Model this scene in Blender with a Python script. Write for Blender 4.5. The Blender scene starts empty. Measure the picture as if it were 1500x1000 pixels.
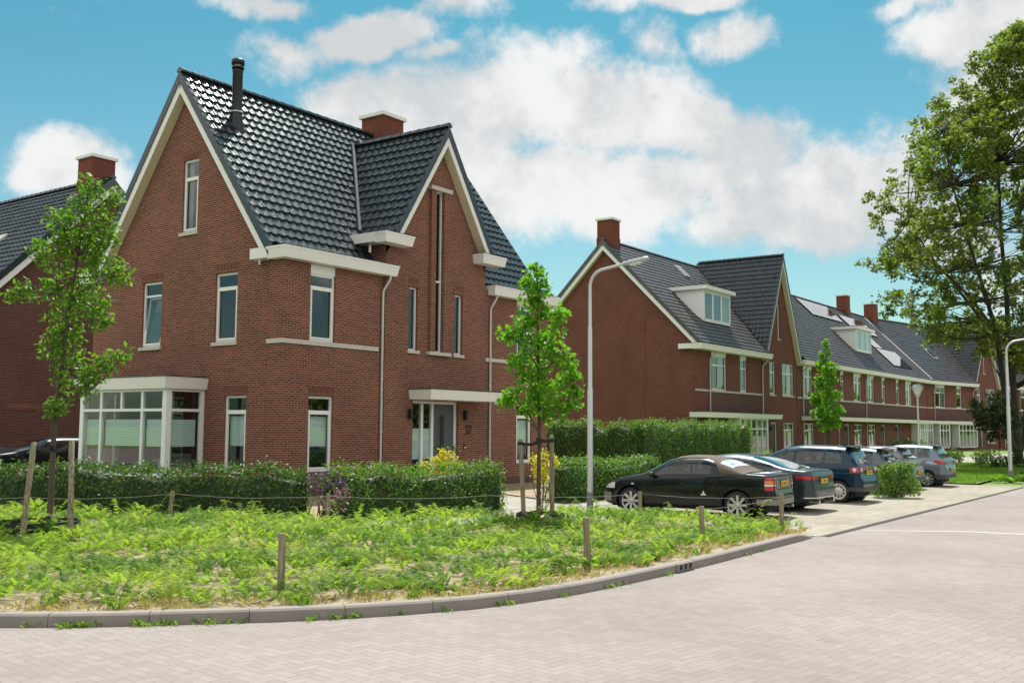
import bpy, bmesh, math, random
import numpy as np
from mathutils import Vector, Matrix
random.seed(7); RNG = np.random.default_rng(7)
S = bpy.context.scene
COL = S.collection
R = math.radians
PI = math.pi
Z = Vector((0, 0, 1))

# ------------------------------------------------------------------ camera (calibrated from the vanishing points)
YAW, PITCH, ROLL, FPX = R(35.8387), R(4.8476), R(0.3662), 1498.4
CAM = Vector((-19.03, -21.47, 2.0))
_F = Vector((math.cos(YAW)*math.cos(PITCH), math.sin(YAW)*math.cos(PITCH), math.sin(PITCH)))
_r = Vector((math.sin(YAW), -math.cos(YAW), 0)); _u = _r.cross(_F)
_R = _r*math.cos(ROLL) + _u*math.sin(ROLL); _U = _u*math.cos(ROLL) - _r*math.sin(ROLL)
def ray(px, py): return _R*((px-750)/FPX) - _U*((py-500)/FPX) + _F
def at(px, py, D): return CAM + ray(px, py)*D          # a point of the place at D metres ahead
cam = bpy.data.objects.new('camera', bpy.data.cameras.new('camera')); COL.objects.link(cam)
M = Matrix((( _R.x, _U.x, -_F.x, CAM.x), (_R.y, _U.y, -_F.y, CAM.y), (_R.z, _U.z, -_F.z, CAM.z), (0, 0, 0, 1)))
cam.matrix_world = M
cam.data.sensor_width = 36; cam.data.lens = 36*FPX/1500
cam.data.clip_end = 3000; cam.data.clip_start = .1
S.camera = cam

# ------------------------------------------------------------------ objects
def tag(o, label=None, cat=None, group=None, kind=None):
    if label: o['label'] = label
    if cat: o['category'] = cat
    if group: o['group'] = group
    if kind: o['kind'] = kind
    return o
def thing(name, label, cat, loc=(0, 0, 0), rz=0, group=None):
    o = bpy.data.objects.new(name, None); COL.objects.link(o)
    o.location = loc; o.rotation_euler = (0, 0, rz)
    o.empty_display_size = .2
    return tag(o, label, cat, group)
def copy_tree(o, parent=None):
    c = o.copy(); COL.objects.link(c)
    if parent: c.parent = parent
    for ch in o.children: copy_tree(ch, c)
    return c

class MB:
    def __init__(s): s.v = []; s.f = []; s.m = []; s.sm = []
    def poly(s, pts, mi=0, sm=False):
        i = len(s.v); s.v += [tuple(p) for p in pts]; s.f.append(tuple(range(i, i+len(pts)))); s.m.append(mi); s.sm.append(sm)
    def box(s, x0, x1, y0, y1, z0, z1, mi=0):
        s.hexa([(x0,y0,z0),(x1,y0,z0),(x1,y1,z0),(x0,y1,z0),(x0,y0,z1),(x1,y0,z1),(x1,y1,z1),(x0,y1,z1)], mi)
    def hexa(s, p, mi=0):
        i = len(s.v); s.v += [tuple(q) for q in p]
        for f in ((0,3,2,1),(4,5,6,7),(0,1,5,4),(1,2,6,5),(2,3,7,6),(3,0,4,7)):
            s.f.append(tuple(i+k for k in f)); s.m.append(mi); s.sm.append(False)
    def fbox(s, fr, u0, u1, z0, z1, d0, d1, mi=0):
        s.hexa([fr(u0,z0,d0),fr(u1,z0,d0),fr(u1,z0,d1),fr(u0,z0,d1),fr(u0,z1,d0),fr(u1,z1,d0),fr(u1,z1,d1),fr(u0,z1,d1)], mi)
    def grid(s, rows, mi=0, sm=True, closed=False):
        n = len(rows[0]); b = len(s.v)
        for r in rows: s.v += [tuple(p) for p in r]
        for i in range(len(rows)-1):
            for j in range(n if closed else n-1):
                k = (j+1) % n
                s.f.append((b+i*n+j, b+i*n+k, b+(i+1)*n+k, b+(i+1)*n+j)); s.m.append(mi); s.sm.append(sm)
    def tube(s, path, rad, n=8, mi=0, sm=True, caps=True):
        path = [Vector(p) for p in path]; rr = rad if isinstance(rad, (list, tuple)) else [rad]*len(path)
        rows = []; prev = None
        for i, p in enumerate(path):
            t = (path[min(i+1, len(path)-1)] - path[max(i-1, 0)]).normalized()
            a = prev if prev is not None else (Vector((1,0,0)) if abs(t.x) < .9 else Vector((0,1,0)))
            a = (a - t*a.dot(t)).normalized(); prev = a; b = t.cross(a)
            rows.append([p + (a*math.cos(2*PI*k/n) + b*math.sin(2*PI*k/n))*rr[i] for k in range(n)])
        s.grid(rows, mi, sm, True)
        if caps: s.poly(rows[0][::-1], mi); s.poly(rows[-1], mi)
    def lathe(s, prof, c=(0,0,0), ax='z', n=24, mi=0, sm=True):
        rows = []
        for r, h in prof:
            row = []
            for k in range(n):
                a = 2*PI*k/n; x, y = r*math.cos(a), r*math.sin(a)
                row.append((c[0]+x, c[1]+y, c[2]+h) if ax == 'z' else ((c[0]+h, c[1]+x, c[2]+y) if ax == 'x' else (c[0]+x, c[1]+h, c[2]+y)))
            rows.append(row)
        s.grid(rows, mi, sm, True)
    def build(s, name, mats, parent=None, uv=True, loc=None, fix=False):
        me = bpy.data.meshes.new(name); me.from_pydata(s.v, [], s.f)
        mats = mats if isinstance(mats, (list, tuple)) else [mats]
        for m in mats: me.materials.append(m)
        me.polygons.foreach_set('material_index', s.m); me.polygons.foreach_set('use_smooth', s.sm)
        if fix:
            b = bmesh.new(); b.from_mesh(me); bmesh.ops.remove_doubles(b, verts=b.verts, dist=1e-4)
            bmesh.ops.recalc_face_normals(b, faces=b.faces); b.to_mesh(me); b.free()
        if uv:
            lay = me.uv_layers.new(name='uv'); n = len(me.loops)
            co = np.empty(len(me.vertices)*3); me.vertices.foreach_get('co', co); co = co.reshape(-1, 3)
            li = np.empty(n, int); me.loops.foreach_get('vertex_index', li)
            nm = np.empty(len(me.polygons)*3); me.polygons.foreach_get('normal', nm); nm = nm.reshape(-1, 3)
            lt = np.empty(len(me.polygons), int); me.polygons.foreach_get('loop_total', lt)
            pn = np.repeat(nm, lt, axis=0); p = co[li]
            t = np.stack([-pn[:,1], pn[:,0], np.zeros(n)], 1); ln = np.linalg.norm(t, axis=1, keepdims=True); ln[ln < 1e-6] = 1; t /= ln
            flat = np.abs(pn[:,2]) > .85
            u = np.where(flat, p[:,0], (p*t).sum(1)); v = np.where(flat, p[:,1], p[:,2])
            lay.data.foreach_set('uv', np.stack([u, v], 1).ravel())
        o = bpy.data.objects.new(name, me); COL.objects.link(o)
        if parent: o.parent = parent
        if loc: o.location = loc
        return o
def npmesh(name, verts, faces_n, mat, parent=None):
    """verts (N,k,3): N separate faces of k corners."""
    me = bpy.data.meshes.new(name); N, k = verts.shape[:2]
    me.vertices.add(N*k); me.vertices.foreach_set('co', verts.reshape(-1).astype(np.float32))
    me.loops.add(N*k); me.loops.foreach_set('vertex_index', np.arange(N*k, dtype=np.int32))
    me.polygons.add(N); me.polygons.foreach_set('loop_start', np.arange(0, N*k, k, dtype=np.int32))
    me.materials.append(mat); me.update(calc_edges=True); me.validate()
    o = bpy.data.objects.new(name, me); COL.objects.link(o)
    if parent: o.parent = parent
    return o

# ------------------------------------------------------------------ materials
MAT = {}
def nodes(name):
    m = bpy.data.materials.new(name); m.use_nodes = True; MAT[name] = m
    nt = m.node_tree; b = nt.nodes['Principled BSDF']
    return m, nt, nt.nodes, nt.links, b
def N(nt, typ, **kw):
    n = nt.nodes.new(typ)
    for k, v in kw.items():
        if k.startswith('i_'):
            key = k[2:]; key = int(key) if key.isdigit() else key.replace('_', ' ')
            n.inputs[key].default_value = v
        else: setattr(n, k, v)
    return n
def math_(nt, op, a, b=None, c=None, clamp=False):
    n = nt.nodes.new('ShaderNodeMath'); n.operation = op; n.use_clamp = clamp
    for i, x in enumerate((a, b, c)):
        if x is None: continue
        if isinstance(x, (int, float)): n.inputs[i].default_value = x
        else: nt.links.new(x, n.inputs[i])
    return n.outputs[0]
def mixc(nt, fac, a, b, typ='MIX'):
    n = nt.nodes.new('ShaderNodeMix'); n.data_type = 'RGBA'; n.blend_type = typ
    for sock, x in ((n.inputs['Factor'], fac), (n.inputs['A'], a), (n.inputs['B'], b)):
        if isinstance(x, (int, float)): sock.default_value = x
        elif isinstance(x, (tuple, list)): sock.default_value = (*x[:3], 1)
        else: nt.links.new(x, sock)
    return n.outputs['Result']
def ramp(nt, x, lo, hi, a=0., b=1.):
    n = nt.nodes.new('ShaderNodeMapRange'); n.interpolation_type = 'SMOOTHSTEP'
    nt.links.new(x, n.inputs['Value'])
    for k, v in (('From Min', lo), ('From Max', hi), ('To Min', a), ('To Max', b)): n.inputs[k].default_value = v
    return n.outputs['Result']
def noise(nt, scale, detail=3, coord=None, rough=.55):
    n = N(nt, 'ShaderNodeTexNoise', i_Scale=scale, i_Detail=detail, i_Roughness=rough)
    if coord is not None: nt.links.new(coord, n.inputs['Vector'])
    return n.outputs['Fac']
def bump(nt, b, h, strength=.3, dist=.01):
    n = N(nt, 'ShaderNodeBump', i_Strength=strength, i_Distance=dist); nt.links.new(h, n.inputs['Height']); nt.links.new(n.outputs[0], b.inputs['Normal'])
def plain(name, col, rough=.5, metal=0., var=.12, nscale=3., spec=.5, coat=0., bumpy=0.):
    m, nt, nd, ln, b = nodes(name)
    tc = N(nt, 'ShaderNodeTexCoord').outputs['Object']
    f = noise(nt, nscale, 4, tc)
    c = mixc(nt, f, tuple(x*(1-var) for x in col), tuple(min(1, x*(1+var)) for x in col))
    ln.new(c, b.inputs['Base Color'])
    b.inputs['Roughness'].default_value = rough; b.inputs['Metallic'].default_value = metal
    b.inputs['Specular IOR Level'].default_value = spec; b.inputs['Coat Weight'].default_value = coat
    if coat: b.inputs['Coat Roughness'].default_value = .03
    if bumpy: bump(nt, b, noise(nt, nscale*8, 4, tc), bumpy, .01)
    return m
def brick(name, c1, c2, mortar, bw=.22, rh=.0625, soldier=False):
    m, nt, nd, ln, b = nodes(name)
    uv = N(nt, 'ShaderNodeTexCoord').outputs['UV']
    mp = N(nt, 'ShaderNodeMapping'); ln.new(uv, mp.inputs[0])
    if soldier: mp.inputs['Rotation'].default_value[2] = PI/2
    t = N(nt, 'ShaderNodeTexBrick', i_Scale=1., i_Mortar_Size=.0075, i_Mortar_Smooth=.12, i_Bias=0., i_Brick_Width=bw, i_Row_Height=rh)
    t.offset = 0 if soldier else .5
    ln.new(mp.outputs[0], t.inputs['Vector'])
    t.inputs['Color1'].default_value = (*c1, 1); t.inputs['Color2'].default_value = (*c2, 1); t.inputs['Mortar'].default_value = (*mortar, 1)
    big = noise(nt, .55, 4, uv); sm = noise(nt, 9., 3, uv)
    c = mixc(nt, 1., t.outputs['Color'], mixc(nt, ramp(nt, big, .2, .8), (.88,.88,.90), (1.10,1.10,1.08)), 'MULTIPLY')
    c = mixc(nt, 1., c, mixc(nt, sm, (.8,.8,.8), (1.18,1.18,1.18)), 'MULTIPLY')
    ln.new(c, b.inputs['Base Color']); b.inputs['Roughness'].default_value = .85; b.inputs['Specular IOR Level'].default_value = .25
    bump(nt, b, math_(nt, 'ADD', math_(nt, 'MULTIPLY', t.outputs['Fac'], -1.), math_(nt, 'MULTIPLY', sm, .25)), .7, .008)
    return m
brick('brick', (.205,.063,.037), (.100,.033,.021), (.39,.26,.20))
brick('brick_row', (.18,.050,.033), (.11,.033,.023), (.27,.16,.128))
brick('brick_purple', (.13,.055,.05), (.085,.04,.038), (.22,.15,.13))
brick('brick_soldier', (.17,.052,.032), (.11,.036,.024), (.28,.17,.13), bw=.21, rh=.065, soldier=True)
brick('brick_chimney', (.20,.055,.038), (.15,.043,.03), (.22,.09,.065))
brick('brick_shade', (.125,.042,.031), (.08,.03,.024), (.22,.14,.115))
def tilemat(name='roof_tile', c0=(.018,.026,.033), c1=(.032,.042,.052), r0=.16, r1=.22):
    m, nt, nd, ln, b = nodes(name)
    tc = N(nt, 'ShaderNodeTexCoord').outputs['Object']
    f = noise(nt, .8, 4, tc); g = noise(nt, 14., 3, tc)
    isl = N(nt, 'ShaderNodeNewGeometry').outputs['Random Per Island']
    c = mixc(nt, f, c0, c1); c = mixc(nt, 1., c, mixc(nt, isl, (.8,.8,.8), (1.25,1.25,1.25)), 'MULTIPLY')
    ln.new(c, b.inputs['Base Color'])
    ln.new(ramp(nt, g, .3, .7, r0, r1), b.inputs['Roughness']); b.inputs['Specular IOR Level'].default_value = .75
    return m
tilemat(); tilemat('roof_tile_sheen', (.055,.054,.060), (.082,.078,.082), .27, .36)  # terrace slopes lightened: the sheen of the sky is put into the colour
def trim_paint():
    m, nt, nd, ln, b = nodes('white_paint')
    tc = N(nt, 'ShaderNodeTexCoord').outputs['Object']
    mp = N(nt, 'ShaderNodeMapping', i_Scale=(5., 5., .7)); ln.new(tc, mp.inputs[0])
    st = noise(nt, 1., 5, mp.outputs[0], .65); g = noise(nt, 1.1, 4, tc)
    c = mixc(nt, g, (.76,.755,.72), (.83,.82,.785)); c = mixc(nt, ramp(nt, st, .56, .80, 0., .45), c, (.52,.51,.45))
    ln.new(c, b.inputs['Base Color']); ln.new(ramp(nt, g, .3, .7, .4, .6), b.inputs['Roughness'])
trim_paint()
plain('window_frame', (.78,.80,.80), .35, var=.03)
plain('cream_board', (.66,.60,.44), .6, var=.06)
plain('line_paint', (.46,.43,.41), .8, var=.2)
plain('wire_grey', (.30,.29,.27), .6)
plain('verge_pink', (.50,.42,.39), .6)
plain('stone', (.52,.49,.44), .8, var=.14, nscale=6)
plain('zinc', (.50,.50,.47), .45, .25, var=.12)
plain('dark_metal', (.02,.022,.025), .4, .3)
plain('lead', (.035,.04,.045), .75, 0., nscale=4)
plain('door_paint', (.07,.078,.085), .45)
plain('door_dark', (.028,.03,.042), .4)
plain('black_plastic', (.012,.012,.013), .55)
plain('rubber', (.016,.016,.017), .8, nscale=9, var=.3)
plain('white_sheet', (.82,.83,.83), .5, var=.03)
plain('blind_cloth', (.74,.82,.80), .8, var=.04)
plain('curtain', (.38,.36,.33), .9, var=.1)
plain('interior', (.10,.095,.09), .9)
plain('interior_light', (.30,.29,.27), .9)
plain('galvanised', (.55,.57,.58), .42, .35, var=.10, nscale=2)
plain('pole_sleeve', (.16,.16,.165), .6)
plain('lamp_glass', (.72,.72,.68), .25)
plain('kerb_stone', (.24,.215,.195), .9, var=.2, nscale=2.5, bumpy=.3)
plain('leaf_bark', (.085,.065,.045), .9, var=.4, nscale=7, bumpy=.6)
plain('bark_dark', (.045,.038,.030), .95, var=.4, nscale=5, bumpy=.7)
plain('boulder', (.42,.42,.24), .9, nscale=6, var=.25, bumpy=.5)
plain('flower_purple', (.22,.05,.36), .7, var=.3)
plain('flower_pink', (.46,.12,.30), .7, var=.3)
def wood():
    m, nt, nd, ln, b = nodes('post_wood')
    tc = N(nt, 'ShaderNodeTexCoord').outputs['Object']
    mp = N(nt, 'ShaderNodeMapping', i_Scale=(28., 28., 1.6)); ln.new(tc, mp.inputs[0])
    f = noise(nt, 1.6, 6, mp.outputs[0]); g = noise(nt, 2.2, 3, tc)
    c = mixc(nt, ramp(nt, f, .3, .72), (.12,.095,.062), (.36,.30,.21)); c = mixc(nt, ramp(nt, g, .45, .7), c, (.20,.20,.13))
    ln.new(c, b.inputs['Base Color']); b.inputs['Roughness'].default_value = .9; bump(nt, b, f, .6, .008)
wood()
def glass(name, tint, refl=1.9):
    m, nt, nd, ln, b = nodes(name); nd.remove(b); out = nd['Material Output']
    tr = N(nt, 'ShaderNodeBsdfTransparent'); tr.inputs[0].default_value = (*tint, 1)
    gl = N(nt, 'ShaderNodeBsdfGlossy', i_Roughness=.005); gl.inputs[0].default_value = (.96,1,1,1)
    tc = N(nt, 'ShaderNodeTexCoord').outputs['Object']
    bm = N(nt, 'ShaderNodeBump', i_Strength=.05, i_Distance=.02); ln.new(noise(nt, .9, 2, tc), bm.inputs['Height']); ln.new(bm.outputs[0], gl.inputs['Normal'])
    ge = N(nt, 'ShaderNodeNewGeometry'); dp = N(nt, 'ShaderNodeVectorMath', operation='DOT_PRODUCT'); ln.new(ge.outputs['Normal'], dp.inputs[0]); ln.new(ge.outputs['Incoming'], dp.inputs[1])
    sch = math_(nt, 'POWER', math_(nt, 'SUBTRACT', 1., math_(nt, 'ABSOLUTE', dp.outputs['Value'])), 5.)
    f = math_(nt, 'MULTIPLY', math_(nt, 'MULTIPLY_ADD', sch, .957, .043), refl, clamp=True)
    mx = N(nt, 'ShaderNodeMixShader'); ln.new(f, mx.inputs[0]); ln.new(tr.outputs[0], mx.inputs[1]); ln.new(gl.outputs[0], mx.inputs[2]); ln.new(mx.outputs[0], out.inputs[0])
glass('glass', (.74,.84,.82), 2.5)
glass('car_glass', (.42,.53,.53), 1.7)
def paint(name, col, metal=.0, coat=.7):
    m, nt, nd, ln, b = nodes(name)
    tc = N(nt, 'ShaderNodeTexCoord').outputs['Object']
    d = noise(nt, 2.5, 5, tc)
    c = mixc(nt, ramp(nt, d, .45, .8, 0., .025), col, (.30,.27,.22))
    ln.new(c, b.inputs['Base Color']); b.inputs['Metallic'].default_value = metal
    b.inputs['Coat Weight'].default_value = coat; b.inputs['Coat Roughness'].default_value = .04
    ln.new(ramp(nt, d, .4, .8, .28, .42), b.inputs['Roughness']); b.inputs['Specular IOR Level'].default_value = .12 if metal < .4 else .4
paint('paint_black', (.006,.008,.010)); paint('paint_graphite', (.035,.05,.06), .55); paint('paint_blue', (.004,.028,.058), .3)
paint('paint_plum', (.09,.10,.13), .5); paint('paint_silver', (.20,.20,.215), .5); paint('paint_ice', (.15,.20,.24), .5); paint('paint_night', (.012,.016,.022), .3)
plain('soft_top', (.105,.080,.062), .9, var=.2, nscale=12, bumpy=.2)
plain('bumper_grey', (.22,.20,.17), .4, .2)
plain('rim', (.55,.55,.55), .3, .75, var=.05)
plain('hubcap', (.60,.58,.55), .4, .3, var=.06)
plain('chrome', (.75,.76,.77), .12, 1., var=.02)
plain('tail_red', (.45,.012,.016), .15, coat=.6, var=.1); plain('tail_amber', (.75,.20,.03), .15, coat=.6); plain('lamp_clear', (.70,.70,.70), .12, .2, coat=.5)
plain('plate_yellow', (.78,.50,.03), .5, var=.03); plain('plate_ink', (.01,.01,.01), .6)
plain('solar_cell', (.02,.026,.04), .06, .1, spec=1., coat=1.)
def leafmat(name, a, b_, c_, trans=.45, rough=.5, spec=.35):
    m, nt, nd, ln, b = nodes(name); out = nd['Material Output']
    isl = N(nt, 'ShaderNodeNewGeometry').outputs['Random Per Island']
    tc = N(nt, 'ShaderNodeTexCoord').outputs['Object']
    g = noise(nt, 1.1, 2, tc)
    c = mixc(nt, isl, a, b_); c = mixc(nt, ramp(nt, g, .48, .75), c, c_)
    ln.new(c, b.inputs['Base Color']); b.inputs['Roughness'].default_value = rough; b.inputs['Specular IOR Level'].default_value = spec
    tl = N(nt, 'ShaderNodeBsdfTranslucent'); ln.new(mixc(nt, 1., c, (1.5,1.7,.8), 'MULTIPLY'), tl.inputs[0])
    mx = N(nt, 'ShaderNodeMixShader', i_0=trans); ln.new(b.outputs[0], mx.inputs[1]); ln.new(tl.outputs[0], mx.inputs[2]); ln.new(mx.outputs[0], out.inputs[0])
leafmat('leaf_oak', (.075,.16,.022), (.14,.25,.035), (.10,.19,.025), .5)
leafmat('leaf_star', (.09,.22,.02), (.16,.32,.03), (.12,.26,.025), .55)
leafmat('leaf_maple', (.085,.12,.024), (.17,.21,.042), (.135,.165,.03), .55)
leafmat('leaf_hedge', (.03,.075,.015), (.085,.165,.03), (.06,.12,.025), .35, .5, .3)
leafmat('leaf_beech', (.05,.125,.018), (.13,.24,.035), (.09,.18,.025), .42, .5, .3)
leafmat('leaf_gold', (.42,.36,.04), (.60,.50,.07), (.35,.33,.05), .4)
leafmat('leaf_shrub', (.10,.18,.04), (.22,.32,.09), (.16,.25,.06), .45)
leafmat('leaf_dark', (.02,.04,.014), (.05,.08,.022), (.03,.06,.02), .3)
leafmat('leaf_cover', (.145,.245,.032), (.29,.385,.065), (.31,.35,.07), .5, .6, .2)
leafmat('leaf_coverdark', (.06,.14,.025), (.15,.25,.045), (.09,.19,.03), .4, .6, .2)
leafmat('grass_blade', (.10,.20,.03), (.18,.30,.05), (.19,.26,.06), .45, .6, .2)
leafmat('dry_grass', (.34,.26,.11), (.48,.40,.20), (.28,.26,.09), .3, .8, .1)

def paving(name, w, tones, joint, jw=.035, herring=True, rot=0., bw=.21, rh=.105, rough=.85):
    m, nt, nd, ln, b = nodes(name)
    tc = N(nt, 'ShaderNodeTexCoord').outputs['Object']
    mp = N(nt, 'ShaderNodeMapping'); ln.new(tc, mp.inputs[0]); mp.inputs['Rotation'].default_value[2] = rot
    jit = noise(nt, 3., 2, tc)
    if herring:
        mp.inputs['Scale'].default_value = (1/w, 1/w, 1)
        sp = N(nt, 'ShaderNodeSeparateXYZ'); ln.new(mp.outputs[0], sp.inputs[0])
        X, Y = sp.outputs[0], sp.outputs[1]
        i, j = math_(nt, 'FLOOR', X), math_(nt, 'FLOOR', Y); fx, fy = math_(nt, 'FRACT', X), math_(nt, 'FRACT', Y)
        k = math_(nt, 'FLOORED_MODULO', math_(nt, 'SUBTRACT', i, j), 4.)
        eq = lambda q: math_(nt, 'COMPARE', k, q, .25)
        e0, e1, e2, e3 = (eq(float(q)) for q in range(4))
        dl = math_(nt, 'ADD', fx, e1); dr = math_(nt, 'ADD', math_(nt, 'SUBTRACT', 1., fx), e0)
        db = math_(nt, 'ADD', fy, e2); dt = math_(nt, 'ADD', math_(nt, 'SUBTRACT', 1., fy), e3)
        d = math_(nt, 'MINIMUM', math_(nt, 'MINIMUM', dl, dr), math_(nt, 'MINIMUM', db, dt))
        cb = N(nt, 'ShaderNodeCombineXYZ'); ln.new(math_(nt, 'SUBTRACT', i, e1), cb.inputs[0]); ln.new(math_(nt, 'SUBTRACT', j, e2), cb.inputs[1])
        wn = N(nt, 'ShaderNodeTexWhiteNoise'); wn.noise_dimensions = '2D'; ln.new(cb.outputs[0], wn.inputs['Vector'])
        rnd = wn.outputs['Value']
        jm = ramp(nt, d, jw*.5, jw*1.5, 1., 0.)
    else:
        t = N(nt, 'ShaderNodeTexBrick', i_Scale=1., i_Mortar_Size=jw*.1, i_Mortar_Smooth=.3, i_Bias=0., i_Brick_Width=bw, i_Row_Height=rh)
        ln.new(mp.outputs[0], t.inputs['Vector']); t.inputs['Color1'].default_value = (0,0,0,1); t.inputs['Color2'].default_value = (1,1,1,1); t.inputs['Mortar'].default_value = (.5,.5,.5,1)
        rnd = N(nt, 'ShaderNodeSeparateColor'); ln.new(t.outputs['Color'], rnd.inputs[0]); rnd = rnd.outputs[0]; jm = t.outputs['Fac']
    c = mixc(nt, rnd, tones[0], tones[1])
    c = mixc(nt, ramp(nt, noise(nt, .35, 4, tc), .35, .7), c, mixc(nt, 1., c, (.86,.85,.84), 'MULTIPLY'))
    c = mixc(nt, ramp(nt, noise(nt, .16, 5, tc, .62), .46, .66, 0., .38), c, mixc(nt, 1., c, (.84,.83,.83), 'MULTIPLY'))
    c = mixc(nt, ramp(nt, noise(nt, 1.7, 5, tc, .7), .60, .76, 0., .45), c, mixc(nt, 1., c, (.68,.66,.63), 'MULTIPLY'))
    c = mixc(nt, math_(nt, 'MULTIPLY', jm, ramp(nt, jit, .3, .7, .45, 1.)), c, joint)
    c = mixc(nt, 1., c, mixc(nt, noise(nt, 60., 2, tc), (.88,.88,.88), (1.1,1.1,1.1)), 'MULTIPLY')
    ln.new(c, b.inputs['Base Color']); b.inputs['Roughness'].default_value = rough; b.inputs['Specular IOR Level'].default_value = .3
    bump(nt, b, math_(nt, 'ADD', math_(nt, 'MULTIPLY', jm, -1.), math_(nt, 'MULTIPLY', rnd, .25)), .5, .006)
paving('road_paver', .105, ((.248,.216,.203), (.284,.250,.236)), (.180,.155,.144), .036, True, R(8))
paving('parking_paver', .3, ((.27,.245,.20), (.34,.31,.255)), (.17,.16,.11), .12, False, 0., .42, .21)
paving('path_paver', .3, ((.30,.28,.25), (.37,.345,.31)), (.19,.175,.145), .10, False, 0., .3, .3)
def soil():
    m, nt, nd, ln, b = nodes('soil')
    tc = N(nt, 'ShaderNodeTexCoord').outputs['Object']
    f = noise(nt, 2.2, 6, tc, .7); g = noise(nt, 30., 4, tc, .7)
    c = mixc(nt, ramp(nt, f, .38, .62), (.16,.115,.07), (.36,.28,.17)); c = mixc(nt, ramp(nt, g, .4, .7), c, (.44,.37,.24))
    ln.new(c, b.inputs['Base Color']); b.inputs['Roughness'].default_value = .95; bump(nt, b, g, .9, .03)
soil()
def lawn():
    m, nt, nd, ln, b = nodes('lawn')
    tc = N(nt, 'ShaderNodeTexCoord').outputs['Object']
    f = noise(nt, .5, 6, tc, .7); g = noise(nt, 25., 4, tc, .7)
    c = mixc(nt, f, (.11,.19,.03), (.16,.25,.045)); c = mixc(nt, ramp(nt, g, .45, .75), c, (.08,.14,.022))
    ln.new(c, b.inputs['Base Color']); b.inputs['Roughness'].default_value = .9; bump(nt, b, g, .8, .04)
lawn()
# ------------------------------------------------------------------ building kit
def frame(O, U, Nn):
    O, U, Nn = Vector(O), Vector(U), Vector(Nn)
    return lambda u, z, d=0.: O + U*u + Nn*d + Z*z
def clip(poly, planes):
    for a, b, c in planes:                              # keep a*u + b*z <= c
        out = []
        for i in range(len(poly)):
            p, q = poly[i-1], poly[i]; fp, fq = a*p[0]+b*p[1]-c, a*q[0]+b*q[1]-c
            if (fp <= 0) != (fq <= 0):
                t = fp/(fp-fq); out.append((p[0]+(q[0]-p[0])*t, p[1]+(q[1]-p[1])*t))
            if fq <= 0: out.append(q)
        poly = out
        if len(poly) < 3: return []
    return poly
def wall(mb, fr, u0, u1, z0, z1, ops=(), clips=(), reveal=.12, mi=0, bands=(), norev=()):
    us = sorted({u0, u1, *[v for o in ops for v in o[:2] if u0 < v < u1], *[v for b in bands for v in b[:2] if u0 < v < u1]})
    zs = sorted({z0, z1, *[v for o in ops for v in o[2:4] if z0 < v < z1], *[v for b in bands for v in b[2:4] if z0 < v < z1]})
    for a, b in zip(us, us[1:]):
        for c, d in zip(zs, zs[1:]):
            m, n = (a+b)/2, (c+d)/2
            if any(o[0] < m < o[1] and o[2] < n < o[3] for o in ops): continue
            k = mi
            for q in bands:
                if q[0] < m < q[1] and q[2] < n < q[3]: k = q[4]
            p = clip([(a, c), (b, c), (b, d), (a, d)], clips)
            if p: mb.poly([fr(x, y, 0) for x, y in p], k)
    for o in ops:
        a, b, c, d = o[:4]
        if not (u0 <= (a+b)/2 <= u1 and z0 <= (c+d)/2 <= z1) or o in norev: continue
        for p, q in (((a,c),(b,c)), ((b,c),(b,d)), ((b,d),(a,d)), ((a,d),(a,c))):
            mb.poly([fr(*p, 0), fr(*q, 0), fr(*q, -reveal), fr(*p, -reveal)], mi)
M_ = MAT
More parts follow.
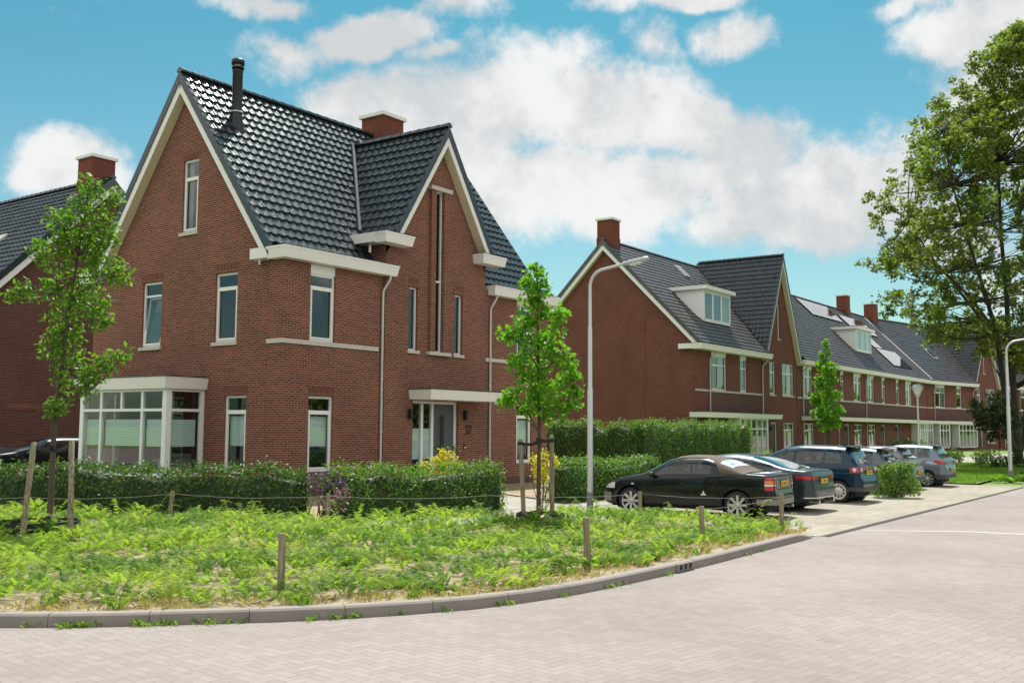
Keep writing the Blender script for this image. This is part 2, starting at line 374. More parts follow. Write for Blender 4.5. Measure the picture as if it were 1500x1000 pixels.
def window(par, fr, u0, u1, z0, z1, inset=.07, transom=None, mull=(), sash=(), sill=True, lintel=False, blind=None, curtain=False, panel=None, bar=.065, tilt=False, topmull=()):
    m = MB(); zt = z1
    if panel:                                            # painted board between window head and gutter
        m.fbox(fr, u0, u1, panel, z1, -inset-.05, -.03); zt = panel
    D0, D1 = -inset-.07, -inset
    m.fbox(fr, u0, u0+bar, z0, zt, D0, D1); m.fbox(fr, u1-bar, u1, z0, zt, D0, D1)
    m.fbox(fr, u0+bar, u1-bar, z0, z0+bar, D0, D1); m.fbox(fr, u0+bar, u1-bar, zt-bar, zt, D0, D1)
    for q in mull: m.fbox(fr, q-bar/2, q+bar/2, z0+bar, zt-bar, D0, D1)
    for q in topmull: m.fbox(fr, q-bar/2, q+bar/2, transom, zt-bar, D0, D1)
    if transom:
        e = [u0+bar, *[v for q in mull for v in (q-bar/2, q+bar/2)], u1-bar]
        for a, b in zip(e[::2], e[1::2]): m.fbox(fr, a, b, transom-.03, transom+.03, D0, D1)
    w = m.build('window', M_['window_frame'], par)
    m = MB(); m.poly([fr(u0+bar/2, z0+bar/2, D0+.03), fr(u1-bar/2, z0+bar/2, D0+.03), fr(u1-bar/2, zt-bar/2, D0+.03), fr(u0+bar/2, zt-bar/2, D0+.03)])
    m.build('pane', M_['glass'], w)
    for a, b in sash:
        top = (transom-.03 if transom else zt-bar); bot = z0+bar; s = .055
        m = MB(); g = fr
        if tilt:
            g = lambda u, z, d=0, f=fr, b0=bot: f(u, z, d-.18*(z-b0)/(top-b0))
        for x in ((a, a+s, bot, top), (b-s, b, bot, top), (a+s, b-s, bot, bot+s), (a+s, b-s, top-s, top)): m.fbox(g, *x, D1-.03, D1+.018)
        m.build('sash', M_['white_paint'], w)
        if tilt: 
            m = MB(); m.poly([g(a+s,bot+s,D1-.02), g(b-s,bot+s,D1-.02), g(b-s,top-s,D1-.02), g(a+s,top-s,D1-.02)]); m.build('pane', M_['glass'], w)
    if sill:
        m = MB(); m.fbox(fr, u0-.06, u1+.06, z0-.10, z0-.004, -inset+.004, .06); m.build('sill', M_['stone'], w)
    if lintel:
        m = MB(); m.fbox(fr, u0-.05, u1+.05, z1+.004, z1+.26, -.02, .006); m.build('lintel', M_['brick_soldier'], w)
    if blind:
        m = MB(); n = int((blind[1]-blind[0])/.03)
        m.grid([[fr(u, blind[0]+(blind[1]-blind[0])*i/n, D0-.05+(.012 if i % 2 else 0)) for u in (u0+bar+.01, u1-bar-.01)] for i in range(n+1)], 0, False)
        m.build('blind', M_['blind_cloth'], w)
    if curtain:
        for a, b in ((u0, u0+.22*(u1-u0)), (u1-.22*(u1-u0), u1)):
            m = MB(); n = 14; m.grid([[fr(a+(b-a)*i/n, z, D0-.14+.03*math.sin(i*1.9)) for z in (z0, zt)] for i in range(n+1)])
            m.build('curtain', M_['curtain'], w)
    return w
def tiles(mb, A, e, s, n, W, L, tw=.30, ch=.345, res=6, amp=.032, keep=None):
    A, e, s, n = Vector(A), Vector(e), Vector(s), Vector(n)
    nt_, nc = max(1, round(W/tw)), max(1, round(L/ch)); tw, ch = W/nt_, L/nc
    prof = [(0,.002),(.22,-.003),(.46,.0),(.56,amp*.28),(.65,amp*.72),(.74,amp),(.83,amp*.78),(.92,amp*.34),(1,.002)] if res > 4 else [(0,0),(.55,0),(.78,amp),(1,0)]
    for c in range(nc):
        for t in range(nt_):
            if keep and not keep((t+.5)*tw, (c+.5)*ch): continue
            j = RNG.uniform(-.005, .005); k_ = RNG.normal()*.006
            lo = [A + e*((t+q)*tw) + s*(c*ch-.02) + n*(h+.056+j+k_*(q-.5)) for q, h in prof]
            mids = [[A + e*((t+q)*tw) + s*((c+w_)*ch) + n*(h+.055*(1-w_)+j*(1-w_)) for q, h in prof] for w_ in ()]
            hi = [A + e*((t+q)*tw) + s*((c+1)*ch+.03) + n*(h-.002) for q, h in prof]
            fr_ = [A + e*((t+q)*tw) + s*(c*ch-.02) + n*(h-.004) for q, h in prof]
            mb.grid([lo, *mids, hi]); mb.grid([fr_, lo], 0, False)
def ridge_caps(mb, a, b, r=.13, step=.40):
    a, b = Vector(a), Vector(b); d = (b-a); L = d.length; d.normalize(); side = d.cross(Z).normalized(); n = max(1, round(L/step)); st = L/n
    for i in range(n):
        p, q = a + d*(i*st), a + d*((i+1)*st+.04)
        f = lambda o, rr: [o + side*(rr*math.cos(t)) + Z*(rr*math.sin(t)-.02) for t in [PI*k/6 for k in range(7)]]
        mb.grid([f(p, r+.012), f(q, r-.006)]); mb.poly(f(p, r+.012))
def rake(roof, par, fr, ua, za, ub, zb, D, steps=.345, vt=.30, bt=.34, zcut=None):
    """verge tiles (dark), barge board (white) and soffit (cream) from the low end (ua,za) to the high end (ub,zb); fr is the gable frame."""
    du, dz = ub-ua, zb-za; L = math.hypot(du, dz); n = max(2, round(L/steps))
    for i in range(n):
        t0, t1 = i/n, (i+1)/n+.02/n; j = .016
        P = lambda t, up: (ua+du*t, za+dz*t+up)
        a, b = P(t0, .05+j), P(t1, .05); c, d = P(t1, -vt), P(t0, -vt+j)
        roof.hexa([fr(*d, D-.12), fr(*c, D-.12), fr(*c, D+.035), fr(*d, D+.035), fr(*a, D-.12), fr(*b, D-.12), fr(*b, D+.035), fr(*a, D+.035)])
    b0, b1 = -vt+.02, -vt-bt+.02
    trim = MB()
    def H(u, z, e0, e1, d0, d1):
        p = []
        for e in (e1, e0):
            if zcut and z == za: t = (zcut-za-e)/dz; p.append((ua+du*t, zcut))
            else: p.append((u, z+e))
        return [fr(*p[0], d0), fr(*p[0], d1), fr(*p[1], d1), fr(*p[1], d0)]
    l, h = H(ua, za, b0, b1, D-.035, D), H(ub, zb, b0, b1, D-.035, D)
    trim.hexa([l[0], l[1], h[1], h[0], l[3], l[2], h[2], h[3]], 0)
    l, h = H(ua, za, b1+.05, b1+.03, -.01, D-.035), H(ub, zb, b1+.05, b1+.03, -.01, D-.035)
    trim.hexa([l[0], l[1], h[1], h[0], l[3], l[2], h[2], h[3]], 1)
    trim.build('bargeboard', [M_['white_paint'], M_['cream_board']], par)
def gutter_box(mb, x0, x1, y0, y1, z0, z1, lip=.05):
    """boxed gutter: fascia leaning out to the top, thin metal edge (plan rectangle y0 = front)."""
    p = [(x0+lip,y0+lip,z0),(x1-lip,y0+lip,z0),(x1-lip,y1,z0),(x0+lip,y1,z0),(x0,y0,z1-.07),(x1,y0,z1-.07),(x1,y1,z1-.07),(x0,y1,z1-.07)]
    mb.hexa(p, 0)
    mb.box(x0-.012, x1+.012, y0-.012, y1, z1-.068, z1-.012, 0); mb.box(x0-.016, x1+.016, y0-.016, y1, z1-.011, z1+.004, 1)
def downpipe(par, x, y0, ytop, ztop, zbot, drop=.45, dx=-.12, r=.042):
    m = MB(); m.tube([(x, ytop, ztop), (x, ytop, ztop-.10), (x+dx*.15, ytop+(y0-ytop)*.1, ztop-.16), (x+dx*.9, y0+(ytop-y0)*.06, ztop-drop), (x+dx, y0, ztop-drop-.12), (x+dx, y0, zbot)], r, 10)
    for z in (ztop-1.6, ztop-3.2, ztop-4.8): m.tube([(x+dx, y0, z), (x+dx, y0, z+.05)], r+.012, 10)
    return m.build('downpipe', M_['zinc'], par)
def chimney(par, x0, x1, y0, y1, zb, zt):
    m = MB(); m.box(x0+.03, x1-.03, y0+.03, y1-.03, zb+.9, zt, 0); m.box(x0, x1, y0, y1, zb, zb+.9, 0)
    m.box(x0-.06, x1+.06, y0-.06, y1+.06, zt+.003, zt+.13, 1)
    m.box(x0-.03, x0+.62, y0-.03, y0+.0, zb-.3, zb+.28, 2); m.box(x0-.03, x0-.003, y0+.0, y0+.35, zb-.2, zb+.45, 2); m.box(x0-.03, x0-.003, y0+.36, y0+.55, zb-.1, zb+.62, 2)
    return m.build('chimney', [M_['brick_chimney'], M_['white_paint'], M_['lead']], par)
def interior(par, x0, x1, y0, y1, zf, zs, light=False):
    m = MB()
    for z in zs: m.box(x0, x1, y0, y1, z, z+.2)
    ym = (y0+y1)/2; xm = x0 + (x1-x0)*.5
    m.box(x0, x1, ym-.05, ym+.05, zf, zs[-1]); m.box(xm-.05, xm+.05, y0, ym-.06, zf, zs[-1])
    return m.build('inner_wall', M_['interior'], par)

# ------------------------------------------------------------------ the corner house
def main_house():
    h = thing('detached_house', 'brown brick corner house number 57 with white bay window and cross gable', 'house')
    F = frame((0,0,0), (1,0,0), (0,-1,0)); G = frame((0,0,0), (0,1,0), (-1,0,0)); C = frame((0,-.08,0), (1,0,0), (0,-1,0))
    RZ, RY, SL, EZ = 12.75, 4.6, 1.35, 6.62
    top = lambda y: RZ - SL*abs(y-RY)
    up = .64
    w = MB()
    upw = [(.93,1.91,4.43,EZ), (.95,1.91,.75,2.87)]; upr = [(11.0,11.98,4.43,EZ), (11.0,11.96,.75,2.87)]
    wall(w, F, 0, 3.95, 0, EZ+.2, upw); wall(w, F, 8.97, 12.95, 0, EZ+.2, upr)
    gops = [(2.02,3.02,4.43,6.45), (5.58,6.57,4.43,6.45), (1.5,2.46,.68,2.88), (3.97,4.72,7.84,10.08), (3.5,7.5,.6,3.0)]
    wall(w, G, 0, 9.2, 0, EZ, gops)
    cl = [(SL,1,RZ-up+SL*RY), (-SL,1,RZ-up-SL*RY)]
    wall(w, G, .5, 9.2, EZ, 12.2, gops, cl)
    B_ = frame((12.95,0,0), (0,1,0), (1,0,0)); wall(w, B_, 0, 9.2, 0, EZ); wall(w, B_, .5, 9.2, EZ, 12.2, (), cl)
    wall(w, frame((0,9.2,0), (1,0,0), (0,1,0)), 0, 12.95, 0, EZ+.2)
    # corner pier on the side wall, a little proud
    w.box(-.06, -.002, -.0, .6, 0, EZ); 
    # cross gable wall with its side cheeks
    CX, CZ, CS = 6.47, 11.85, 1.54
    cops = [(5.02,5.45,4.43,6.43), (7.3,7.73,4.43,6.43), (6.2,6.6,4.43,9.72), (5.28,7.57,.3,2.85)]
    ccl = [(CS,1,CZ-.64+CS*CX), (-CS,1,CZ-.64-CS*CX)]
    wall(w, C, 3.95, 8.98, 0, 11.4, cops, ccl, .14)
    for x in (3.95, 8.98): w.poly([(x,-.08,0),(x,.02,0),(x,.02,EZ),(x,1.9,EZ+.2),(x,1.9,7.7),(x,-.08,7.7)])
    # brick piers beside the tall slit window
    for a, b in ((5.95,6.198), (6.602,6.85)): w.fbox(C, a, b, 4.44, 9.72, .002, .11)
    w.build('wall', [M_['brick']], h)
    m = MB(); m.fbox(C, 5.88, 6.95, 9.724, 9.85, .002, .17); m.build('stone_beam', M_['stone'], h)
    m = MB(); m.fbox(C, 5.88, 6.98, 4.33, 4.436, .002, .16); m.build('sill', M_['stone'], h)
    m = MB(); m.fbox(F, -.05, 3.72, 4.30, 4.425, .002, .045); m.box(-.10, -.0505, -.045, .62, 4.30, 4.425); m.build('stone_band', M_['stone'], h)
    m = MB(); m.fbox(F, 9.1, 12.98, 4.30, 4.425, .002, .045); m.build('stone_band', M_['stone'], h)
    m = MB(); m.fbox(F, -.05, 12.9, 0, .29, .002, .006); m.build('plinth', M_['brick_purple'], h)
    # windows
    for o in (upw[0], upr[0]): window(h, F, *o, panel=6.36, transom=5.98, sash=((o[0]+.065, o[1]-.065),), sill=False)
    for o in (upw[1], upr[1]): window(h, F, *o, transom=2.44, sash=((o[0]+.065, o[1]-.065),), lintel=True, blind=(1.45,2.3), sill=False, curtain=False)
    window(h, G, *gops[0], transom=6.02, sash=((2.085,2.955),), lintel=True)
    window(h, G, *gops[1], transom=6.02, sash=((5.645,6.505),), lintel=True, tilt=True)
    window(h, G, *gops[2], transom=2.44, sash=((1.565,2.395),), lintel=True, blind=(1.45,2.3), sill=False)
    window(h, G, *gops[3], transom=9.52, sash=((4.035,4.655),), lintel=True, curtain=True)
    window(h, C, *cops[0], lintel=True, inset=.09, bar=.05); window(h, C, *cops[1], lintel=True, inset=.09, bar=.05)
    window(h, C, *cops[2], inset=.02, bar=.045, sill=False, transom=6.75)
    # bay window
    b = MB(); X0, Y0, Y1 = -1.3, 3.35, 7.65
    bay = frame((X0,0,0), (0,1,0), (-1,0,0)); bs = frame((0,Y0,0), (1,0,0), (0,-1,0)); bn = frame((0,Y1,0), (1,0,0), (0,1,0))
    base = MB()
    base.box(X0+.02, -.003, Y0+.02, Y1-.02, 0, .55); bw_ = base.build('bay_base', M_['brick'], h)
    for f, a, c, mu, tm in ((bay, Y0, Y1, (4.5,6.55), (5.52,)), (bs, X0, 0, (), ()), (bn, X0, 0, (), ())):
        e = sorted((a, c)); bar = .09
        for q in mu: b.fbox(f, q-.05, q+.05, .62, 3.06, -.1, -.002)
        if f is not bay: b.fbox(f, e[1]-.14, e[1]-.003, .55, 3.06, -.1, -.004)
        for q in tm: b.fbox(f, q-.045, q+.045, 2.5, 2.99, -.1, -.004)
        b.fbox(f, e[0]+.181, e[1]-(.181 if f is bay else .141), .553, .66, -.12, -.006); b.fbox(f, e[0]+.181, e[1]-(.181 if f is bay else .141), 2.42, 2.5, -.09, -.008); b.fbox(f, e[0]+.181, e[1]-(.181 if f is bay else .141), 2.99, 3.057, -.098, -.007)
    for y in (Y0, Y1-.18): b.box(X0, X0+.18, y, y+.18, .55, 3.06)
    bw = b.build('bay_window', M_['window_frame'], h)
    m = MB()
    m.poly([bay(Y0+.1,.64,-.05), bay(Y1-.1,.64,-.05), bay(Y1-.1,3.03,-.05), bay(Y0+.1,3.03,-.05)]); m.build('pane', M_['glass'], bw)
    for f in (bs, bn):
        m = MB(); m.poly([f(X0+.1,.64,-.05), f(-.1,.64,-.05), f(-.1,3.03,-.05), f(X0+.1,3.03,-.05)]); m.build('pane', M_['glass'], bw)
    for f, segs in ((bay, ((3.55,4.43), (4.57,6.48), (6.62,7.45))), (bs, ((X0+.2,-.2),))):
        m = MB()
        for a, c in segs: m.grid([[f(u, 1.42+.77*i/26, -.13-(.012 if i % 2 else 0)) for u in (a, c)] for i in range(27)], 0, False)
        m.build('blind', M_['blind_cloth'], bw)
    for u0, u1 in ((3.6,4.2), (6.9,7.4)):
        m = MB(); m.grid([[(X0+.42+.03*math.sin(i*1.7), u0+(u1-u0)*i/16, z) for z in (.5, 2.95)] for i in range(17)])
        m.build('curtain', M_['curtain'], bw)
    m = MB(); 
    p = [(-1.42,3.25,3.065),(.0-.003,3.25,3.065),(-.003,7.75,3.065),(-1.42,7.75,3.065),(-1.48,3.19,3.40),(-.003,3.19,3.40),(-.003,7.81,3.40),(-1.48,7.81,3.40)]
    m.hexa(p, 0); m.box(-1.50, -.003, 3.17, 7.83, 3.403, 3.43, 1); m.build('bay_roof', [M_['white_paint'], M_['lead']], h)
    # front door with side lights, canopy, lamps, number, bell
    d = MB(); D0, D1 = -.2, -.1
    for q0, q1, z0, z1 in ((5.28,5.36,.3,2.85), (5.80,5.90,.3,2.77), (6.30,6.41,.3,2.77), (7.46,7.57,.3,2.85), (5.36,7.46,2.77,2.85)): d.fbox(C, q0, q1, z0, z1, D0, D1)
    dr = MB(); dr.fbox(C, 6.41, 7.46, .3, 2.77, -.18, -.13)
    door = dr.build('door', M_['door_paint'], h)
    d.build('door_frame', M_['window_frame'], door)
    m = MB(); m.fbox(C, 6.83, 6.97, .75, 2.38, -.129, -.118); m.build('door_light', M_['black_plastic'], door)
    m = MB(); m.tube([C(6.76,.85,-.08), C(6.76,2.4,-.08)], .018, 10)
    for z in (1.0, 1.62, 2.25): m.tube([C(6.76,z,-.13), C(6.76,z,-.08)], .01, 8)
    m.build('door_handle', M_['dark_metal'], door)
    for a, c in ((5.36,5.80), (5.90,6.30)):
        m = MB(); m.poly([C(a,.3,-.15), C(c,.3,-.15), C(c,2.77,-.15), C(a,2.77,-.15)]); m.build('pane', M_['glass'], door)
        m = MB(); m.poly([C(a,1.0,-.19), C(c,1.0,-.19), C(c,1.98,-.19), C(a,1.98,-.19)]); m.build('blind', M_['blind_cloth'], door)
    m = MB(); p = [(5.12,-.95,2.88),(8.72,-.95,2.88),(8.72,-.083,2.88),(5.12,-.083,2.88),(5.06,-1.02,3.19),(8.78,-1.02,3.19),(8.78,-.083,3.19),(5.06,-.083,3.19)]
    m.hexa(p, 0); m.box(5.04, 8.80, -1.04, -.083, 3.193, 3.225, 1); m.build('door_canopy', [M_['white_paint'], M_['lead']], h)
    for u in (5.08, 7.86):
        m = MB(); m.fbox(C, u-.055, u+.055, 2.28, 2.58, .04, .15); m.fbox(C, u-.03, u+.03, 2.38, 2.48, .001, .04); m.fbox(C, u-.045, u+.045, 2.262, 2.279, .05, .14); m.build('wall_lamp', M_['black_plastic'], h)
    cu = bpy.data.curves.new('number', 'FONT'); cu.body = '57'; cu.size = .42; cu.extrude = .012; cu.align_x = 'CENTER'
    tmp = bpy.data.objects.new('number', cu); COL.objects.link(tmp); bpy.context.view_layer.update(); me = bpy.data.meshes.new_from_object(tmp); bpy.data.objects.remove(tmp)
    o = bpy.data.objects.new('house_number', me); COL.objects.link(o); o.parent = h; me.materials.clear(); o.location = C(8.1,1.80,.02); o.rotation_euler = (PI/2,0,0); o.data.materials.append(M_['black_plastic'])
    o.scale = (.85,1,1)
    m = MB(); m.fbox(C, 7.86, 7.95, 1.30, 1.47, .001, .03, 0); m.fbox(C, 7.88, 7.93, 1.32, 1.39, .0305, .037, 1); m.build('doorbell', [M_['black_plastic'], M_['white_paint']], h)
    # roof
    r = MB(); X0, X1 = -.31, 13.26; sl = Vector((0, 1, SL)).normalized(); nn = Vector((0,-SL,1)).normalized()
    L = (RY-.42)*math.hypot(1, SL)
    tiles(r, (X0, .42, top(.42)), (1,0,0), sl, nn, X1-X0, L)
    tiles(r, (X1, 8.78, top(8.78)), (-1,0,0), Vector((0,-1,SL)).normalized(), Vector((0,SL,1)).normalized(), X1-X0, L)
    r.box(X0, X1, RY-.02, RY+.02, RZ-.5, RZ-.05)
    for s_ in (-1, 1):                                    # under-roof boards close the volume
        y = RY+s_*4.2; r.poly([(X0,y,top(y)-.06),(X1,y,top(y)-.06),(X1,RY,RZ-.06),(X0,RY,RZ-.06)])
    ridge_caps(r, (X0-.04, RY, RZ+.04), (X1+.04, RY, RZ+.04))
    G2 = frame((12.95,0,0), (0,1,0), (1,0,0))
    for g in (G, G2): rake(r, h, g, .36, top(.36), RY, RZ, .31, zcut=6.975); rake(r, h, g, 8.84, top(8.84), RY, RZ, .31, zcut=6.975)
    # cross gable roof
    for s_ in (-1, 1):
        e = Vector((s_*-1, 0, CS)).normalized(); n2 = Vector((s_*CS, 0, 1)).normalized(); xe = CX+s_*2.52; ze = CZ-CS*2.52
        ln_ = 2.52*math.hypot(1, CS)
        if s_ < 0: tiles(r, (xe, 4.3, ze), (0,-1,0), e, n2, 4.72, ln_)
        else: tiles(r, (xe, -.42, ze), (0,1,0), e, n2, 4.72, ln_)
        r.poly([(xe,-.4,ze-.06),(xe,4.2,ze-.06),(CX,4.2,CZ-.06),(CX,-.4,CZ-.06)])
        rake(r, h, C, xe, ze, CX, CZ, .34, zcut=7.935)
    ridge_caps(r, (CX, -.47, CZ+.04), (CX, 4.1, CZ+.04))
    roof = r.build('roof', M_['roof_tile'], h)
    # valley leads
    m = MB()
    for s_ in (-1, 1):
        a = Vector((CX+s_*2.45, RY-(RZ-(CZ-CS*2.45))/SL, CZ-CS*2.45+.07)); b2 = Vector((CX+s_*.02, RY-(RZ-CZ)/SL, CZ+.09))
        m.tube([a + Vector((s_*.06,-.05,.0)), b2 + Vector((s_*.06,-.05,0))], .075, 6)
    m.build('valley_lead', M_['lead'], roof)
    chimney(roof, 8.08, 9.25, 4.03, 5.18, 12.0, 13.50)
    fl = MB(); fx, fy = .97, 3.5
    fl.lathe([(.34,10.75),(.22,11.25),(.16,11.55),(.155,11.62),(.155,12.9),(.17,12.92),(.17,12.97),(.11,12.98),(.11,13.08)], (fx,fy,0), n=20, mi=0)
    fl.lathe([(.19,11.62),(.19,11.66),(.15,11.66)], (fx,fy,0), n=20, mi=1); fl.lathe([(.19,13.02),(.19,13.06),(.1,13.06)], (fx,fy,0), n=20); fl.lathe([(.1,13.14),(.20,13.14),(.20,13.25),(.18,13.30),(.0,13.32)], (fx,fy,0), n=20); fl.lathe([(.10,13.06),(.10,13.15)], (fx,fy,0), n=16, mi=1)
    fl.build('flue_pipe', [M_['dark_metal'], M_['zinc']], roof)
    # boxed gutters
    G_ = lambda: g.build('gutter', [M_['white_paint'], M_['dark_metal']], h)
    g = MB()
    gutter_box(g, -.35, 4.28, -.34, .44, 6.63, 6.97); g.box(-.34, -.008, .438, 1.12, 6.66, 6.96, 0); G_(); g = MB()
    gutter_box(g, 9.22, 13.30, -.34, .44, 6.63, 6.97); g.box(12.955, 13.29, .438, 1.12, 6.66, 6.96, 0); G_(); g = MB()
    gutter_box(g, 3.4, 4.72, -.56, -.085, 7.60, 7.93); g.box(3.42, 3.94, -.087, 1.75, 7.63, 7.925, 0); G_(); g = MB()
    gutter_box(g, 8.25, 9.58, -.56, -.085, 7.60, 7.93); g.box(8.99, 9.56, -.087, 1.75, 7.63, 7.925, 0); G_(); g = MB()
    gutter_box(g, -.35, 13.3, 8.9, 9.6, 6.63, 6.97)
    G_()
    downpipe(h, 3.98, -.06, -.24, 6.64, .1); downpipe(h, 9.45, -.06, -.24, 6.64, .1)
    m = MB(); m.tube([(3.62,.3,7.6),(3.62,.3,7.35)], .04, 8); m.build('outlet_pipe', M_['white_paint'], h); m = MB(); m.tube([(-.17,.9,6.66),(-.17,.9,6.52)], .035, 8); m.build('outlet_pipe', M_['white_paint'], h)
    m = MB(); m.box(.15, 12.8, .15, 9.05, .1, .3); m.box(.15, 12.8, .35, 9.05, 3.2, 3.5); m.box(.15, 12.8, 1.1, 8.2, 6.75, 6.95)
    m.box(.15, 12.8, 4.0, 4.1, .3, 6.7); m.box(4.1, 4.2, .2, 3.9, .3, 6.7); m.box(8.7, 8.8, .2, 3.9, .3, 6.7)
    m.build('inner_wall', M_['interior'], h)
    m = MB(); m.box(-.6, .6, 3.9, 4.7, .55, 1.05); m.box(.9, 1.3, 4.5, 6.6, .3, 1.15); m.tube([(.6,5.6,3.1),(.6,5.6,2.3)], .01, 6); m.lathe([(.02,0),(.18,-.05),(.2,-.25)], (.6,5.6,2.32)); m.build('furniture', M_['interior_light'], h)
    return h
main_house()

# ------------------------------------------------------------------ neighbour house at the back left
def neighbour():
    h = thing('brick_house', 'dark red brick house behind the left young tree, its chimney rising above the crown', 'house', (5.9,18,0))
    F = frame((0,0,0), (1,0,0), (0,-1,0)); RZ, SL, HW = 12.55, 1.0, 5.6
    w = MB(); cl = [(SL,1,RZ-.62), (-SL,1,RZ-.62)]
    wall(w, F, -HW+.6, HW-.6, 0, 7.0); wall(w, F, -HW+.6, HW-.6, 7.0, 12.2, (), cl)
    for x in (-HW+.6, HW-.6): w.poly([(x,0,0),(x,16,0),(x,16,7),(x,0,7)])
    w.fbox(F, -4.0, -2.2, 2.6, 2.86, .002, .03, 1)
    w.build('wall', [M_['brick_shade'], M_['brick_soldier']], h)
    r = MB(); L = HW*math.sqrt(2)
    tiles(r, (-HW, 16, RZ-HW), (0,-1,0), Vector((1,0,1)).normalized(), Vector((-1,0,1)).normalized(), 16.3, L, ch=.36)
    tiles(r, (HW, -.3, RZ-HW), (0,1,0), Vector((-1,0,1)).normalized(), Vector((1,0,1)).normalized(), 16.3, L, ch=.36, res=4)
    for s_ in (-1, 1): r.poly([(s_*HW,-.28,RZ-HW-.06),(s_*HW,16,RZ-HW-.06),(0,16,RZ-.06),(0,-.28,RZ-.06)]); rake(r, h, F, s_*HW, RZ-HW, 0, RZ, .31)
    ridge_caps(r, (0,-.34,RZ+.04), (0,16,RZ+.04))
    roof = r.build('roof', M_['roof_tile'], h)
    chimney(roof, -.6, .55, .35, 1.5, 11.6, 13.5)
    m = MB(); m.box(-3.9, -3.2, 4.0, 4.6, 9.0, 9.06); 
    k = MB()
    q = lambda s, y: (-HW+s*.7071, y, RZ-HW+s*.7071+.08)
    k.hexa([q(3.0,3.2), q(3.0,4.3), q(4.3,4.3), q(4.3,3.2)] + [Vector(q(a,b))+Vector((-.06,0,.06)) for a, b in ((3.0,3.2),(3.0,4.3),(4.3,4.3),(4.3,3.2))], 0)
    k.build('skylight', M_['zinc'], roof)
neighbour()

# ------------------------------------------------------------------ terraced rows
RS, RRY, RRZ = 1.0, 6.1, 13.80                            # row roof: slope, ridge y (local), ridge z
rtop = lambda y: RRZ - RS*abs(y-RRY)
def dormer(par, x0, x1, y, z0, z1, n=3):
    """boxed roof dormer: white cheeks, flat roof, a row of panes."""
    m = MB(); yb = RRY-(RRZ-z1)/RS+.3
    d = None
    for x in (x0, x1):
      m = MB(); m.hexa([(x,y,z0-.02),(x+(.07 if x == x0 else -.07),y,z0-.02),(x+(.07 if x == x0 else -.07),yb,z1-.02),(x,yb,z1-.02),(x,y,z1),(x+(.07 if x == x0 else -.07),y,z1),(x+(.07 if x == x0 else -.07),yb,z1),(x,yb,z1)])
      q = m.build('dormer' if d is None else 'cheek', M_['white_sheet'], d or par); d = d or q
    f = frame((0,y,0), (1,0,0), (0,-1,0)); st = (x1-x0-.14)/n; x = x0+.07
    m = MB()
    for i in range(n+1): m.fbox(f, x+i*st-.06, x+i*st+.06, z0+.12, z1-.14, -.06, .02)
    m.fbox(f, x+.06, x1-.13, z0-.02, z0+.119, -.06, .024); m.fbox(f, x-.06, x1-.01, z1-.139, z1, -.06, .022)
    for i in range(n):
        a, b = x+i*st+.06, x+(i+1)*st-.06
        for q in ((a,a+.06,z0+.12,z1-.14), (b-.06,b,z0+.12,z1-.14), (a+.06,b-.06,z0+.12,z0+.18), (a+.06,b-.06,z1-.2,z1-.14)): m.fbox(f, *q, -.05, .0)
    m.build('dormer_frame', M_['window_frame'], d)
    m = MB(); m.poly([f(x,z0+.1,-.03), f(x1-.07,z0+.1,-.03), f(x1-.07,z1-.1,-.03), f(x,z1-.1,-.03)]); m.build('pane', M_['glass'], d)
    m = MB(); m.box(x0+.1, x1-.1, y+.5, y+.55, z0, z1-.05); m.build('blind', M_['interior'], d)
    m = MB(); m.box(x0-.25, x1+.25, y-.3, yb+.5, z1+.003, z1+.25, 0); m.box(x0-.27, x1+.27, y-.32, yb+.5, z1+.253, z1+.28, 1); m.build('dormer_roof', [M_['white_sheet'], M_['lead']], d)
    m = MB(); m.hexa([(x0-.25,y-.9,rtop(y-.9)+.02),(x1+.25,y-.9,rtop(y-.9)+.02),(x1+.25,y+.02,rtop(y)+.02),(x0-.25,y+.02,rtop(y)+.02),(x0-.25,y-.9,rtop(y-.9)+.07),(x1+.25,y-.9,rtop(y-.9)+.07),(x1+.25,y+.02,rtop(y)+.07),(x0-.25,y+.02,rtop(y)+.07)]) if False else None
def onroof(x, z, up=.0):
    return Vector((x, RRY-(RRZ-z)/RS, z)) + Vector((0,-RS,1)).normalized()*up
def panels(par, x0, x1, z0, z1, nx, nz):
    for i in range(nx):
        for k in range(nz):
            a, b = x0+(x1-x0)*i/nx+.02, x0+(x1-x0)*(i+1)/nx-.02; c, d = z0+(z1-z0)*k/nz+.015, z0+(z1-z0)*(k+1)/nz-.015
            m = MB(); m.hexa([onroof(*p, .10) for p in ((a,c),(b,c),(b,d),(a,d))] + [onroof(*p, .15) for p in ((a,c),(b,c),(b,d),(a,d))], 0)
            m.hexa([onroof(*p, .1505) for p in ((a+.03,c+.02),(b-.03,c+.02),(b-.03,d-.02),(a+.03,d-.02))] + [onroof(*p, .152) for p in ((a+.03,c+.02),(b-.03,c+.02),(b-.03,d-.02),(a+.03,d-.02))], 1)
            m.build('solar_panel', [M_['dark_metal'], M_['solar_cell']], par)
